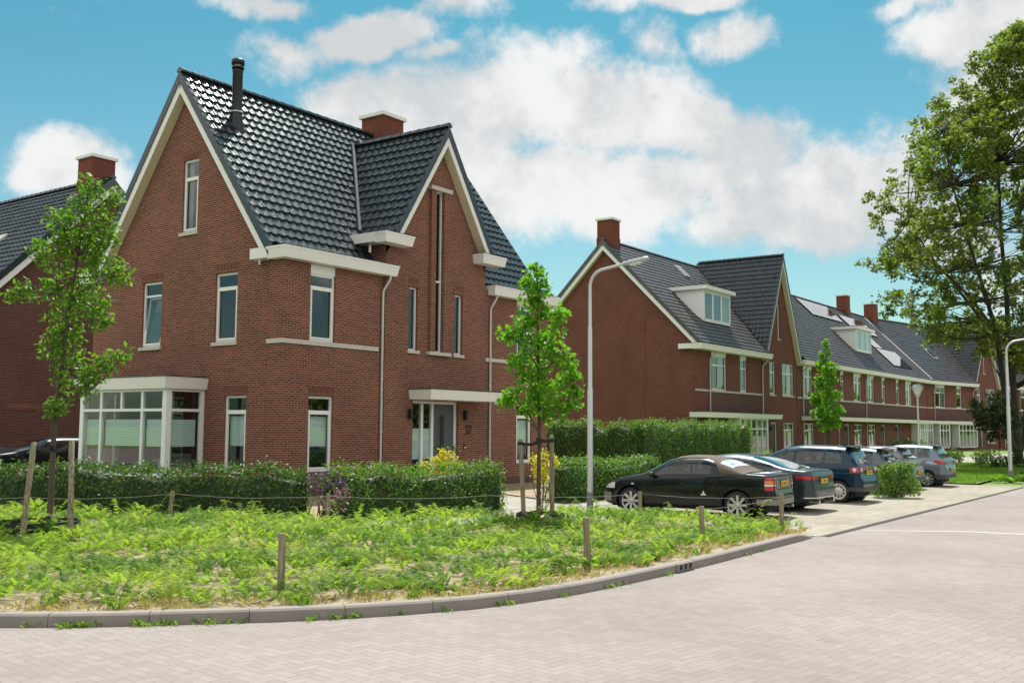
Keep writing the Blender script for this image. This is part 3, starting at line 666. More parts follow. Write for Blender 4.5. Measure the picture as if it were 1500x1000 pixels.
def terrace(name, label, loc, rz, L, depth=12.2, cg=None, gable_l=True, gable_r=False, up=(), low=(), doors=(), band=None, canopy=None, bay=None, pipes=(), dorm=None, skyl=None, pan=(), chim=(), res=5, gut=None, cgwin=True):
    h = thing(name, label, 'house', loc, rz, None)
    F = frame((0,0,0), (1,0,0), (0,-1,0)); GL = frame((0,0,0), (0,1,0), (-1,0,0)); GR = frame((L,0,0), (0,1,0), (1,0,0))
    EZ = 6.72; w = MB()
    ops = [(a,b,4.40,EZ) for a, b in up if not (cg and a > cg[0])] + [(a,b,4.40,6.62) for a, b in up if cg and a > cg[0]] + [(a,b,.75,2.5) for a, b in low] + [(a,b,.25,2.5) for a, b in doors]
    cgop = []
    if cg and cgwin: c = (cg[0]+cg[1])/2; cgop = [(c-.42,c+.02,8.3,10.75)]
    bd = [(band[0],band[1],3.05,4.28,1)] if band else []
    wall(w, F, 0, L, 0, EZ+.1, ops, bands=bd, norev=[o for o in ops if cg and cg[0] < o[0] < cg[1]])
    cl = [(RS,1,RRZ-.6+RS*RRY), (-RS,1,RRZ-.6-RS*RRY)]
    for g in (GL, GR): wall(w, g, 0, depth, 0, EZ); wall(w, g, .3, depth-.3, EZ, 13.4, (), cl)
    w.poly([(0,depth,0),(L,depth,0),(L,depth,7),(0,depth,7)])
    if gable_l: w.box(-.03, -.002, 3.3, 4.5, 0, 9.0); w.fbox(GL, .14, 2.2, 2.7, 2.94, .002, .02, 2); w.box(-.05, -.002, .0, .02, 0, EZ) 
    if cg:
        c, hw = (cg[0]+cg[1])/2, (cg[1]-cg[0])/2; CZ, CS = 14.15, (14.15-7.25)/(hw+.15)
        P = frame((0,-.06,0), (1,0,0), (0,-1,0))
        wall(w, P, cg[0], cg[1], 0, 13.7, [o for o in ops if cg[0] < o[0] < cg[1]]+cgop, [(CS,1,CZ-.7+CS*c), (-CS,1,CZ-.7-CS*c)], .14)
        for x in cg: w.poly([(x,-.06,0),(x,0,0),(x,.6,7.4),(x,-.06,7.4)])
    w.build('wall', [M_['brick_row'], M_['brick_purple'], M_['brick_soldier']], h)
    for o in ops:
        g = cg and cg[0] < o[0] < cg[1]; f = P if g else F; wd = o[1]-o[0]; mid = (o[0]+o[1])/2
        if o[2] < .3:
            d = MB(); d.fbox(f, o[0]+.07, o[1]-.07, .25, 2.43, -.17, -.12); dd = d.build('door', M_['door_dark'], h)
            d = MB()
            for q in ((o[0],o[0]+.07,.25,2.5), (o[1]-.07,o[1],.25,2.5), (o[0]+.07,o[1]-.07,2.43,2.5)): d.fbox(f, *q, -.2, -.07)
            d.build('door_frame', M_['window_frame'], dd)
            d = MB(); d.tube([f(o[1]-.2,1.2,-.08), f(o[1]-.2,1.9,-.08)], .015, 6); d.build('door_handle', M_['zinc'], dd)
            d = MB(); d.lathe([(.02,.0),(.08,.02),(.07,.2),(.02,.26)], f(o[0]-.25,2.0,.12), n=10); d.build('wall_lamp', M_['black_plastic'], h)
            continue
        lowr = o[2] < 1
        window(h, f, *o, panel=(6.5 if not lowr and not g else None), transom=(2.02 if lowr else 5.95), mull=((mid,) if wd > 1.3 else ()), sash=(((o[0]+.065,mid-.033),) if wd > 1.3 else ((o[0]+.065,o[1]-.065),)), sill=bool(g) or lowr, curtain=(wd > 1.3))
    for o in cgop: window(h, P, *o, bar=.06)
    m = MB()
    bx0, bx1 = (band if band else (0, (cg[0] if cg else L)))
    m.fbox(F, 0.02, (cg[0]-.1 if cg else L), 4.28, 4.395, .002, .05); m.build('stone_band', M_['stone'], h)
    if canopy:
        for a, b in canopy:
            m = MB(); m.hexa([(a+.05,-.95,2.72),(b-.05,-.95,2.72),(b-.05,-.063,2.72),(a+.05,-.063,2.72),(a,-1.0,3.02),(b,-1.0,3.02),(b,-.063,3.02),(a,-.063,3.02)], 0); m.box(a-.02, b+.02, -1.02, -.063, 3.023, 3.05, 1)
            m.build('canopy', [M_['white_paint'], M_['lead']], h)
    if bay:
        for a, b in bay:
            f = frame((0,-.8,0), (1,0,0), (0,-1,0)); n = max(2, round((b-a)/.85)); st = (b-a-.2)/n; m = MB()
            for i in range(n+1): m.fbox(f, a+.1+i*st-(.1 if i in (0,n) else .045), a+.1+i*st+(.1 if i in (0,n) else .045), .4, 2.715, -.1, 0)
            for z in (.3, 2.02, 2.63): m.fbox(f, a+.2, b-.2, z, z+.085, -.09, -.003)
            m.box(a, a+.06, -.69, -.003, .3, 2.715); m.box(b-.06, b, -.69, -.003, .3, 2.715)
            w_ = m.build('bay_window', M_['window_frame'], h)
            m = MB(); m.poly([f(a+.1,.35,-.05), f(b-.1,.35,-.05), f(b-.1,2.68,-.05), f(a+.1,2.68,-.05)]); m.build('pane', M_['glass'], w_)
    # roof
    r = MB(); X0, X1 = -.3 if gable_l else 0, L+(.3 if gable_r else 0)
    ye = -.66+.05; sl = Vector((0,1,RS)).normalized(); nn = Vector((0,-RS,1)).normalized(); LL = (RRY-ye)*math.hypot(1,RS)
    tiles(r, (X0,ye,rtop(ye)), (1,0,0), sl, nn, X1-X0, LL, ch=.37, res=res, keep=(lambda u, s_: not (cg[0]-.15 < u+X0 < cg[1]+.1 and s_ < 1.3)) if cg else None)
    yb = depth+.6; r.poly([(X0,yb,rtop(yb)),(X1,yb,rtop(yb)),(X1,RRY,RRZ),(X0,RRY,RRZ)])
    r.poly([(X0,.05,rtop(.05)-.06),(X1,.05,rtop(.05)-.06),(X1,RRY,RRZ-.06),(X0,RRY,RRZ-.06)])
    ridge_caps(r, (X0,RRY,RRZ+.04), (X1,RRY,RRZ+.04))
    if gable_l: rake(r, h, GL, -.6, rtop(-.6), RRY, RRZ, .3, .37, zcut=7.065); rake(r, h, GL, yb, rtop(yb), RRY, RRZ, .3, .37)
    if gable_r: rake(r, h, GR, -.6, rtop(-.6), RRY, RRZ, .3, .37, zcut=7.065); rake(r, h, GR, yb, rtop(yb), RRY, RRZ, .3, .37)
    r2 = MB()
    if cg:
        for s_ in (-1, 1):
            xe = c+s_*(hw+.15); ze = 7.25; ln_ = (hw+.15)*math.hypot(1,CS); e = Vector((-s_,0,CS)).normalized(); n2 = Vector((s_*CS,0,1)).normalized()
            if s_ < 0: tiles(r2, (xe,6.2,ze), (0,-1,0), e, n2, 6.6, ln_, ch=.37, res=res)
            else: tiles(r2, (xe,-.4,ze), (0,1,0), e, n2, 6.6, ln_, ch=.37, res=res)
            r2.poly([(xe,-.38,ze-.06),(xe,6.2,ze-.06),(c,6.2,CZ-.06),(c,-.38,CZ-.06)]); rake(r2, h, P, xe, ze, c, CZ, .34, .37, .3, .4)
        ridge_caps(r2, (c,-.44,CZ+.04), (c,6.0,CZ+.04))
    if cg: r2.build('cross_roof', M_['roof_tile'], h)
    roof = r.build('roof', M_['roof_tile_sheen'], h)
    for i, (a, b) in enumerate(gut or [(-.35 if gable_l else 0, L)]):
        g = MB(); gutter_box(g, a, b, -.66, -.003, 6.72, 7.06)
        if gable_l and i == 0: g.box(-.34, -.008, -.002, .9, 6.75, 7.05)
        g.build('gutter', [M_['white_paint'], M_['dark_metal']], h)
    for x in pipes: downpipe(h, x, -.1, -.4, 6.72, .1, dx=-.2)
    if dorm: 
        for q in dorm: dormer(h, *q)
    for (a, b, z0, z1) in (skyl or ()):
        m = MB(); m.hexa([onroof(*p, .06) for p in ((a,z0),(b,z0),(b,z1),(a,z1))] + [onroof(*p, .16) for p in ((a,z0),(b,z0),(b,z1),(a,z1))], 0); m.hexa([onroof(*p, .161) for p in ((a+.08,z0+.08),(b-.08,z0+.08),(b-.08,z1-.08),(a+.08,z1-.08))] + [onroof(*p, .165) for p in ((a+.08,z0+.08),(b-.08,z0+.08),(b-.08,z1-.08),(a+.08,z1-.08))], 1)
        m.build('skylight', [M_['zinc'], M_['solar_cell']], roof)
    if gable_r:
        m = MB(); p0, p1 = GR(-.6, rtop(-.6)+.06, .0), GR(RRY, RRZ+.06, .0); q0, q1 = p0+Z*.05, p1+Z*.05; w_ = Vector((.22,0,0))
        m.hexa([p0-w_, p0+w_, p1+w_, p1-w_, q0-w_, q0+w_, q1+w_, q1-w_]); m.build('verge_strip', M_['verge_pink'], h)
    for q in pan: panels(h, *q)
    for x, zt in chim: chimney(roof, x, x+1.1, RRY-.55, RRY+.55, 13.1, zt)
    m = MB(); m.box(.2, L-.2, .3, depth-.2, .1, .25); m.box(.2, L-.2, .4, depth-.2, 3.1, 3.4); m.box(.2, L-.2, .4, depth-.3, 6.7, 6.85); m.box(.2, L-.2, 4.2, 4.3, .26, 6.65)
    x = 5.2
    while x < L-1: m.box(x-.05, x+.05, .3, 4.15, .26, 6.65); x += 5.4
    m.build('inner_wall', M_['interior'], h)
    return h
X = lambda v: v-36.0
terrace('terraced_house', 'brick end terrace house behind the tall hedge, with wide white dormer and cross gable', (36,5,0), 0, 16.6, cg=(10.3,16.45),
        up=[(2.3,4.5),(6.6,7.65),(11.4,12.4),(13.7,15.85)], low=[(13.8,15.85)], doors=[(11.5,12.6)], band=(2.1,10.1), canopy=[(-.9,11.3)], bay=[(4.6,9.2)], pipes=(2.1,10.3), dorm=[(3.1,7.1,.85,8.72,10.7)], chim=[(-.12,15.1)], gut=[(-.45,10.6)], skyl=[(8.2,9.0,12.4,13.2)])
terrace('terraced_house', 'long brick terrace block with solar panels on its roof and a long white canopy', (52.7,5,-.0), 0, 36.2, gable_l=False, gable_r=True,
        up=[(1.3,3.2),(9.7,10.5),(13.0,15.0),(16.7,18.6),(20.9,21.9),(25.4,26.4),(28.6,30.7)], low=[(1.4,3.4),(13.0,15.0),(16.8,18.8),(9.0,9.5)], doors=[(5.6,6.7),(10.6,11.7),(20.6,21.7),(24.9,26)], band=(1.0,31.8), canopy=[(.6,36.4)], bay=[(30.2,35.2)], pipes=(1.2,16.2,32.2),
        dorm=[(17.0,21.4,1.0,8.85,10.75)], pan=[(15.5,23.6,11.95,13.55,6,1),(25.0,32.0,11.2,12.9,5,1),(25.4,31.8,7.9,9.6,5,1),(25.4,28.0,9.65,10.9,2,1)], chim=[(29.2,15.3)], res=4)
terrace('terraced_house', 'brick terrace house with one skylight and cross gable, half behind the big tree', (89.1,5,0), R(-12), 16.8, cg=(10.6,16.6),
        up=[(1.8,4.0),(6.6,7.8),(11.4,12.3),(13.8,15.9)], low=[(13.8,15.9)], doors=[(11.6,12.6)], band=(1.2,10.2), canopy=[(-.5,10.2)], bay=[(5.2,9.6),(.9,3.2)], pipes=(1.6,10.6), skyl=[(5.6,6.5,9.6,11.1)], chim=[(-.1,15.3)], gut=[(-.3,10.8)], res=4)
_e = Vector((89.1,5,0)) + Vector((math.cos(R(-12)), math.sin(R(-12)), 0))*17.2
terrace('terraced_house', 'farthest brick terrace house, seen between the trunks of the big tree', tuple(_e), R(-20), 16.8, cg=(6.5,12.6),
        up=[(1.2,3.0),(4.4,5.4),(7.6,8.6),(9.6,11.4),(13.5,15.5)], low=[(1.2,3.0),(9.6,11.4)], doors=[(7.4,8.5),(4.3,5.4)], band=(.4,6.2), canopy=[(-.2,6.4)], pipes=(1.0,6.4), gut=[(-.3,6.7),(12.4,16.8)], res=3)
plain('bumper_dark', (.05,.05,.052), .5)
# ------------------------------------------------------------------ cars  (local: x right, y forward from the rear bumper, z up)
def interp(pts):
    xs = [p[0] for p in pts]; ys = [p[1] for p in pts]
    ms = []
    for i in range(len(xs)):
        if i == 0: ms.append((ys[1]-ys[0])/(xs[1]-xs[0]))
        elif i == len(xs)-1: ms.append((ys[-1]-ys[-2])/(xs[-1]-xs[-2]))
        else:
            a, b = (ys[i]-ys[i-1])/(xs[i]-xs[i-1]), (ys[i+1]-ys[i])/(xs[i+1]-xs[i])
            ms.append(0 if a*b <= 0 else 2*a*b/(a+b))
    def f(x):
        if x <= xs[0]: return ys[0]
        if x >= xs[-1]: return ys[-1]
        i = next(k for k in range(len(xs)-1) if x <= xs[k+1])
        h = xs[i+1]-xs[i]; t = (x-xs[i])/h
        return ys[i]*(2*t**3-3*t*t+1)+ms[i]*h*(t**3-2*t*t+t)+ys[i+1]*(3*t*t-2*t**3)+ms[i+1]*h*(t**3-t*t)
    return f
class Car:
    def __init__(s, L, W, top, belt, bot, wheels, wr, tumble=.24, nose=.42, tail=.30, dome=.42):
        s.L, s.W, s.hw = L, W, W/2
        s.top, s.beltf, s.bot = interp(top), interp(belt), interp(bot)
        s.wheels, s.wr, s.tumble, s.dome = wheels, wr, tumble, dome; s.nose, s.tail = nose, tail
    def belt(s, y): return min(s.beltf(y), s.top(y)-.012)
    def w(s, y):
        k = 1.
        if y < s.tail: t = (s.tail-y)/s.tail; k = (1-min(1,t)**2.6*.20)
        if y > s.L-s.nose: t = (y-s.L+s.nose)/s.nose; k = (1-min(1,t)**2.2*.30)
        return s.hw*k
    def lower(s, y, q):                                  # q 0..1 from sill to belt: half width
        return s.w(y)*(.945+.055*math.sin(PI*(.12+.72*q))**.7)
    def zl(s, y, q): return s.bot(y)+.05+(s.belt(y)-s.bot(y)-.05)*q
    def upper(s, y, th):
        b = s.belt(y); h = s.top(y)-b; wb = s.lower(y, 1.)*.985
        c, d = max(0, math.cos(th))**s.dome, math.sin(th)**s.dome
        tp = min(s.tumble, .55*h)
        return wb*c*(1-tp*d), b+h*d
    def side_at(s, y, z, off=.004):                       # a point on the left/right skin at height z
        b = s.belt(y)
        if z <= b:
            q = max(0, (z-s.bot(y)-.05)/max(.01, b-s.bot(y)-.05)); return s.lower(y, q)+off
        h = max(.001, s.top(y)-b); d = min(1, max(0, (z-b)/h)); th = math.asin(min(1, d**(1/s.dome))); return s.upper(y, th)[0]+off
    def section(s, y, nl=13, nu=13):
        p = [(0, s.bot(y)), (s.w(y)*.80, s.bot(y)), (s.w(y)*.92, s.bot(y)+.02)]
        p += [(s.lower(y, q), s.zl(y, q)) for q in [i/nl for i in range(nl+1)]]
        p += [s.upper(y, PI/2*(.02+.98*(i/nu)**1.25)) for i in range(nu+1)]
        return p
    def body(s, root, mat, arch=1.13, extra=()):
        ys = sorted({round(float(q), 4) for q in [*np.linspace(0, .36, 25), *np.linspace(.36, s.L-.3, int((s.L-.66)/.042)+1), *np.linspace(s.L-.3, s.L, 15)]}); secs = [s.section(y) for y in ys]
        n = len(secs[0]); v = []; f = []
        for sd in (-1, 1):
            o = len(v)
            for y, sec in zip(ys, secs): v += [[sd*x, y, z] for x, z in sec]
            for i in range(len(ys)-1):
                for j in range(n-1):
                    q = (o+i*n+j, o+i*n+j+1, o+(i+1)*n+j+1, o+(i+1)*n+j); f.append(q if sd > 0 else q[::-1])
            cap0 = tuple(o+j for j in range(n)); cap1 = tuple(o+(len(ys)-1)*n+j for j in range(n))
            f.append(cap0 if sd < 0 else cap0[::-1]); f.append(cap1 if sd > 0 else cap1[::-1])
        v = np.array(v); keep = []
        ar = s.wr*arch
        V = v.copy(); cut = set()
        for q in f:
            if len(q) > 4: keep.append(q); continue
            c = v[list(q)].mean(0); bad = False
            for wy in s.wheels:
                if math.hypot(c[1]-wy, c[2]-s.wr) < ar and c[2] < s.belt(c[1])-.04 and abs(c[0]) > s.hw*.6: bad = True; cut.update(q)
            if not bad: keep.append(q)
        used = {i for q in keep for i in q}
        for i in cut & used:
            for wy in s.wheels:
                dy, dz = V[i,1]-wy, V[i,2]-s.wr; d = math.hypot(dy, dz)
                if d < ar*1.35 and abs(V[i,0]) > s.hw*.6 and d > 1e-3 and dz > -.28:
                    V[i,1], V[i,2] = wy+dy/d*ar, s.wr+dz/d*ar
        m = MB(); m.v = [tuple(p) for p in V]; m.f = keep; m.m = [0]*len(keep); m.sm = [len(q) == 4 for q in keep]
        o = m.build('body', [mat], root, uv=False)
        b = bmesh.new(); b.from_mesh(o.data); bmesh.ops.remove_doubles(b, verts=b.verts, dist=2e-3)
        b.to_mesh(o.data); b.free()
        o.data.polygons.foreach_set('use_smooth', [len(p.vertices) <= 4 for p in o.data.polygons])
        s.bodyobj = o
        m = MB()
        for wy in s.wheels:
            for sd in (-1, 1):
                x1, x0 = sd*s.hw*.955, sd*s.hw*.60
                m.grid([[(x, wy+ar*1.01*math.cos(a), s.wr+ar*1.01*math.sin(a)) for a in np.linspace(-.5, PI+.5, 20)] for x in (x0, x1)])
                m.poly([(x0, wy+ar*1.01*math.cos(a), s.wr+ar*1.01*math.sin(a)) for a in np.linspace(-.5, PI+.5, 20)])
        m.box(-s.hw*.75, s.hw*.75, .25, s.L-.25, s.bot(s.L/2)-.02, s.bot(s.L/2)+.1)
        m.build('wheel_arch', M_['rubber'], root, uv=False)
        return o
    def rear_y(s, z):
        a, b = 0., .9
        for _ in range(30):
            m = (a+b)/2
            if s.top(m) < z: a = m
            else: b = m
        return a
    def rearpatch(s, root, name, mat, x0, x1, z0, z1, off=.008, nx=6, nz=6):
        m = MB(); rows = []
        for k in range(nz+1):
            z = z0+(z1-z0)*k/nz; y = s.rear_y(z); lim = s.w(y+.02)*.94
            rows.append([(max(-lim, min(lim, x0+(x1-x0)*i/nx)), y-off, z) for i in range(nx+1)])
        m.grid(rows); return m.build(name, mat, root, uv=False)
    def cut(s, inside):
        me = s.bodyobj.data; b = bmesh.new(); b.from_mesh(me)
        bmesh.ops.delete(b, geom=[f for f in b.faces if len(f.verts) <= 4 and all(inside(*v.co) for v in f.verts)], context='FACES'); b.to_mesh(me); b.free()
    def share(s, y, z):
        b = s.belt(y); return (z-b)/max(.001, s.top(y)-b)
    def patch(s, root, name, mat, side, y0, y1, z0, z1, off=.006, ny=12, nz=5, par=None):
        m = MB(); z0 = z0 if callable(z0) else (lambda y, k=z0: k); z1 = z1 if callable(z1) else (lambda y, k=z1: k)
        m.grid([[(side*s.side_at(y, z0(y)+(z1(y)-z0(y))*k/nz, off), y, z0(y)+(z1(y)-z0(y))*k/nz) for k in range(nz+1)] for y in np.linspace(y0, y1, ny)])
        return m.build(name, mat, root, uv=False)
    def sideglass(s, root, y0, y1, lo=.09, hi=.80, s0=0., s1=0., sides=(-1,1), mat='car_glass', minh=.16, off=.005, name='window'):
        """glass between two slanted edges; lo/hi are shares of the height from belt to roof."""
        for sd in sides:
            m = MB(); rows = []
            for i in range(25):
                t = i/24; row = []
                for k in range(7):
                    p = lo+(hi-lo)*k/6; y = (y0+s0*p)*(1-t)+(y1+s1*p)*t
                    b = s.belt(y); h = s.top(y)-b; th = math.asin(min(1, p**(1/s.dome))); x, z = s.upper(y, th); row.append((sd*(x+off), y, z))
                rows.append(row)
            m.grid(rows); m.build(name, M_[mat], root, uv=False)
        def ins(x, y, z):
            if y < y0 or y > y1: return False
            p = s.share(y, z); return lo+.01 < p < hi-.01 and y0+s0*p+.01 < y < y1+s1*p-.01 and abs(x) > .3
        s.cut(ins)
    def screen(s, root, ya, yb, th0=.55, mat='car_glass', name='windscreen', off=.006, ths=None):
        m = MB(); rows = []
        for i in range(14):
            y = ya+(yb-ya)*i/13; row = []
            for k in range(-8, 9):
                th = PI/2-(PI/2-th0)*abs(k)/8; x, z = s.upper(y, th); row.append((math.copysign(x, k) if k else 0, y, z+off))
            rows.append(row)
        def ins(x, y, z): return min(ya, yb)+.01 < y < max(ya, yb)-.01 and s.share(y, z) > .05 and abs(x) < s.upper(y, th0)[0]-.01 and z > s.upper(y, th0)[1]
        s.cut(ins)
        m.grid(rows); return m.build(name, M_[mat], root, uv=False)
    def seam(s, root, pts, side, r=.005, mat='black_plastic', name='door_seam'):
        m = MB(); m.tube([(side*s.side_at(y, z, .0), y, z) for y, z in pts], r, 5); return m.build(name, M_[mat], root, uv=False)
    def wheel(s, root, rim, spokes, wd=.20, rr=.72):
        R0 = s.wr
        for wy in s.wheels:
            for sd in (-1, 1):
                xo = sd*(s.hw-.025); c = (xo, wy, R0); d = -sd
                t = MB(); P = [(R0*rr, .015), (R0*.80, .0), (R0*.93, .008), (R0*.985, .03), (R0, .06), (R0, wd-.05), (R0*.97, wd-.02), (R0*rr, wd-.01)]
                t.lathe([(r, d*h) for r, h in P], c, 'x', 36)
                wh = t.build('wheel', M_['rubber'], root, uv=False)
                m = MB(); m.lathe([(R0*rr, d*.012), (R0*(rr-.03), d*.016), (R0*(rr-.06), d*.07), (R0*(rr-.1), d*(wd-.03))], c, 'x', 36)
                pt = lambda a, r, h: (xo+d*h, wy+r*math.cos(a), R0+r*math.sin(a))
                ri, ro = R0*.13, R0*(rr-.03)
                if spokes == 'cover':
                    m.lathe([(R0*(rr-.01), d*.006), (R0*(rr-.08), d*.0), (R0*(rr-.17), d*.02)], c, 'x', 36); m.lathe([(R0*(rr-.33), d*.02), (R0*.2, d*.0), (R0*.14, d*-.006), (0, d*-.006)], c, 'x', 36)
                    for k in range(10):
                        a = 2*PI*k/10; w_ = .17; r0, r1 = R0*(rr-.34), R0*(rr-.15)
                        m.poly([pt(a-w_*.8, r0, .02), pt(a+w_*.8, r0, .02), pt(a+w_, r1, .02), pt(a-w_, r1, .02)])
                else:
                    n, tw, w0, w1 = spokes
                    m.lathe([(R0*.18, d*.045), (R0*.17, d*.022), (R0*.08, d*.015), (0, d*.015)], c, 'x', 20)
                    for k in range(n):
                        a = 2*PI*k/n; q = []
                        for h in (.03, .07):
                            q += [pt(a-w0/ri*.5, ri, h+.01), pt(a+w0/ri*.5, ri, h+.01), pt(a+tw+w1/ro*.5, ro, h-.012), pt(a+tw-w1/ro*.5, ro, h-.012)]
                        m.hexa([q[0],q[1],q[2],q[3],q[4],q[5],q[6],q[7]])
                m.build('rim', M_[rim], wh, uv=False)
                m = MB(); m.poly([pt(2*PI*k/28, R0*(rr-.05), .10) for k in range(28)]); m.lathe([(R0*.42, d*.085), (R0*.42, d*.09), (0, d*.09)], c, 'x', 20); m.build('brake', M_['rubber'], wh, uv=False)
    def mirror(s, root, y, mat, z=None):
        for sd in (-1, 1):
            z_ = z or s.belt(y)+.06; x = s.side_at(y, s.belt(y)+.02); m = MB()
            m.lathe([(0,-.05),(.06,-.045),(.085,0),(.075,.05),(.03,.085),(0,.09)], (0,0,0), 'y', 12)
            m.v = [(sd*(x+.11)+q[0]*1.25, y+q[1], z_+q[2]*.8) for q in m.v]; m.box(min(sd*x, sd*(x+.08)), max(sd*x, sd*(x+.08)), y-.02, y+.03, z_-.04, z_-.005)
            m.build('side_mirror', M_[mat], root, uv=False)
    def plate(s, root, y, z, w=.52, h=.11):
        m = MB(); m.box(-w/2-.012, w/2+.012, y-.010, y+.02, z-h/2-.012, z+h/2+.012, 1); m.box(-w/2, w/2, y-.016, y-.011, z-h/2, z+h/2, 0)
        o = m.build('number_plate', [M_['plate_yellow'], M_['plate_ink']], root, uv=False)
        m = MB(); x = -w/2+.05
        for k, g in enumerate((1,1,0,1,1,1,0,1)):
            if g: 
                m.box(x, x+.012, y-.018, y-.0165, z-.035, z+.035); m.box(x+.026, x+.038, y-.018, y-.0165, z-.035, z+.035); m.box(x+.0125, x+.0255, y-.018, y-.0165, z-.006+(k%3-1)*.026, z+.006+(k%3-1)*.026)
            else: m.box(x+.005, x+.03, y-.018, y-.0165, z-.006, z+.006)
            x += .056
        m.build('plate_text', M_['plate_ink'], o, uv=False)
    def rearbar(s, root, name, mat, z0, z1, off=.02, y1=.45, ext=1.):
        """band wrapped round the rear corner (bumper strip, light band ...)."""
        m = MB(); ys = list(np.linspace(y1, 0, 10)); 
        ring = []
        for z in (z0, (z0+z1)/2, z1):
            row = [(-s.side_at(y, z, off), y, z) for y in ys] + [(-s.side_at(0, z, 0)*(1-k/6), -off, z) for k in range(1, 6)]
            row += [(-p[0], p[1], p[2]) for p in row[::-1]]; ring.append(row)
        m.grid(ring); return m.build(name, mat, root, uv=False)
    def seats(s, root, y, n=2):
        m = MB()
        for yy in (y, y-.9)[:n]:
            for x in (-.36, .36):
                m.box(x-.23, x+.23, yy-.12, yy+.02, .45, 1.02); m.box(x-.11, x+.11, yy-.11, yy-.01, 1.04, 1.22)
        m.build('seat', M_['rubber'], root, uv=False)

def convertible():
    r = thing('parked_car', 'black two-door convertible with brown-black fabric roof, nearest of the parked cars', 'car', (3.62,-12.80,0), R(5), 'cars parked along the street')
    c = Car(4.27, 1.71, [(0,.50),(.01,.58),(.03,.64),(.042,.80),(.06,.94),(.13,1.0),(.5,1.03),(.72,1.04),(1.0,1.16),(1.35,1.30),(1.75,1.385),(2.1,1.39),(2.45,1.34),(2.85,1.16),(3.15,.99),(3.6,.89),(4.0,.76),(4.2,.62),(4.27,.52)],
            [(0,.5),(.06,.92),(.16,.955),(.6,.965),(1.6,.93),(2.6,.90),(3.15,.87),(3.7,.82),(4.27,.5)], [(0,.36),(.3,.25),(.6,.2),(3.6,.19),(4.0,.2),(4.27,.26)], (.86, 3.466), .315, .30)
    c.body(r, M_['paint_black'], 1.15)
    # fabric roof over the rear half
    m = MB(); rows = []
    for y in np.linspace(.66, 2.38, 30):
        lo = .0; row = []
        side = 1.42 < y < 2.42
        th0 = (.02 if y < 1.28 else .02+ (.86-.02)*min(1, (y-1.28)/.22))
        for k in range(-14, 15):
            th = PI/2-(PI/2-th0)*abs(k)/14; x, z = c.upper(y, th); row.append((math.copysign(x+.007, k) if k else 0, y, z+.010))
        rows.append(row)
    m.grid(rows); m.build('fabric_roof', M_['soft_top'], r, uv=False)
    m = MB(); rows = []
    for y in np.linspace(.98, 1.30, 8):
        rows.append([(math.copysign(c.upper(y, PI/2-(PI/2-.62)*abs(k)/6)[0], k) if k else 0, y, c.upper(y, PI/2-(PI/2-.62)*abs(k)/6)[1]+.018) for k in range(-6, 7)])
    m.grid(rows); m.build('rear_window', M_['lamp_clear'], r, uv=False)
    c.sideglass(r, 1.46, 1.93, .10, .80, .12, .05); c.sideglass(r, 1.96, 3.02, .10, .80, .05, -.62)
    c.screen(r, 2.42, 3.08, .42)
    c.seam(r, [(1.95,.90),(1.93,.6),(1.95,.28)], -1); c.seam(r, [(3.10,.86),(3.13,.6),(3.05,.28)], -1); c.seam(r, [(.62,.97),(.60,.88),(.62,.82)], -1); c.seam(r, [(1.95,.265),(2.5,.26),(3.05,.265)], -1)
    for sd in (-1, 1):
        c.patch(r, 'taillight', [M_['tail_red']], sd, .062, .22, .88, .95); c.patch(r, 'indicator', [M_['tail_amber']], sd, .052, .22, .80, .875); c.patch(r, 'reflector', [M_['lamp_clear']], sd, .048, .22, .755, .795); c.patch(r, 'taillight', [M_['tail_red']], sd, .042, .22, .66, .75)
        c.patch(r, 'headlight', [M_['lamp_clear']], sd, 3.86, 4.2, .60, lambda y: min(.74, c.top(y)-.05)); c.patch(r, 'repeater', [M_['lamp_clear']], sd, 3.36, 3.43, .70, .735, .008, 3, 2)
        c.patch(r, 'door_handle', [M_['dark_metal']], sd, 2.06, 2.22, .74, .775, .02, 4, 2)
        c.patch(r, 'side_strip', [M_['rubber']], sd, 1.3, 2.95, .47, .51, .012, 12, 2)
        for z0, z1, mt in ((.66,.75,'tail_red'),(.755,.795,'lamp_clear'),(.80,.875,'tail_amber'),(.88,.95,'tail_red')): c.rearpatch(r, 'taillight', [M_[mt]], sd*.62, sd*.80, z0, z1)
        c.patch(r, 'bumper_corner', [M_['bumper_grey']], sd, 3.95, 4.25, .30, .50, .012, 8, 3)
    c.rearbar(r, 'rear_bumper', [M_['bumper_grey']], .34, .47, .03, .40)
    c.plate(r, .03, .80); c.rearpatch(r, 'chrome_strip', [M_['chrome']], -.4, .4, .885, .905, .012); c.rearpatch(r, 'boot_panel', [M_['bumper_grey']], -.56, .56, .70, .88, .004)
    c.mirror(r, 2.86, 'paint_black'); c.wheel(r, 'rim', (8, 0., .055, .06)); c.seats(r, 2.1)
    m = MB(); m.tube([(.45,-.05,.28),(.45,.3,.28)], .035, 10); m.build('exhaust', M_['chrome'], r, uv=False)
    m = MB(); m.lathe([(.17,-.012),(.185,0),(.17,.012)], (0,0,0), 'y', 20); m.v = [(q[0]-.36, q[1]+2.72, q[2]+.93) for q in m.v]; m.build('steering_wheel', M_['black_plastic'], r, uv=False)
    m = MB(); x = -c.side_at(1.62,.52,.004); m.poly([(x,1.58,.50),(x,1.70,.50),(x,1.70,.54),(x,1.58,.54)]); m.poly([(x,1.61,.55),(x,1.66,.55),(x,1.64,.62)]); m.build('sticker', M_['white_paint'], r, uv=False)
convertible()
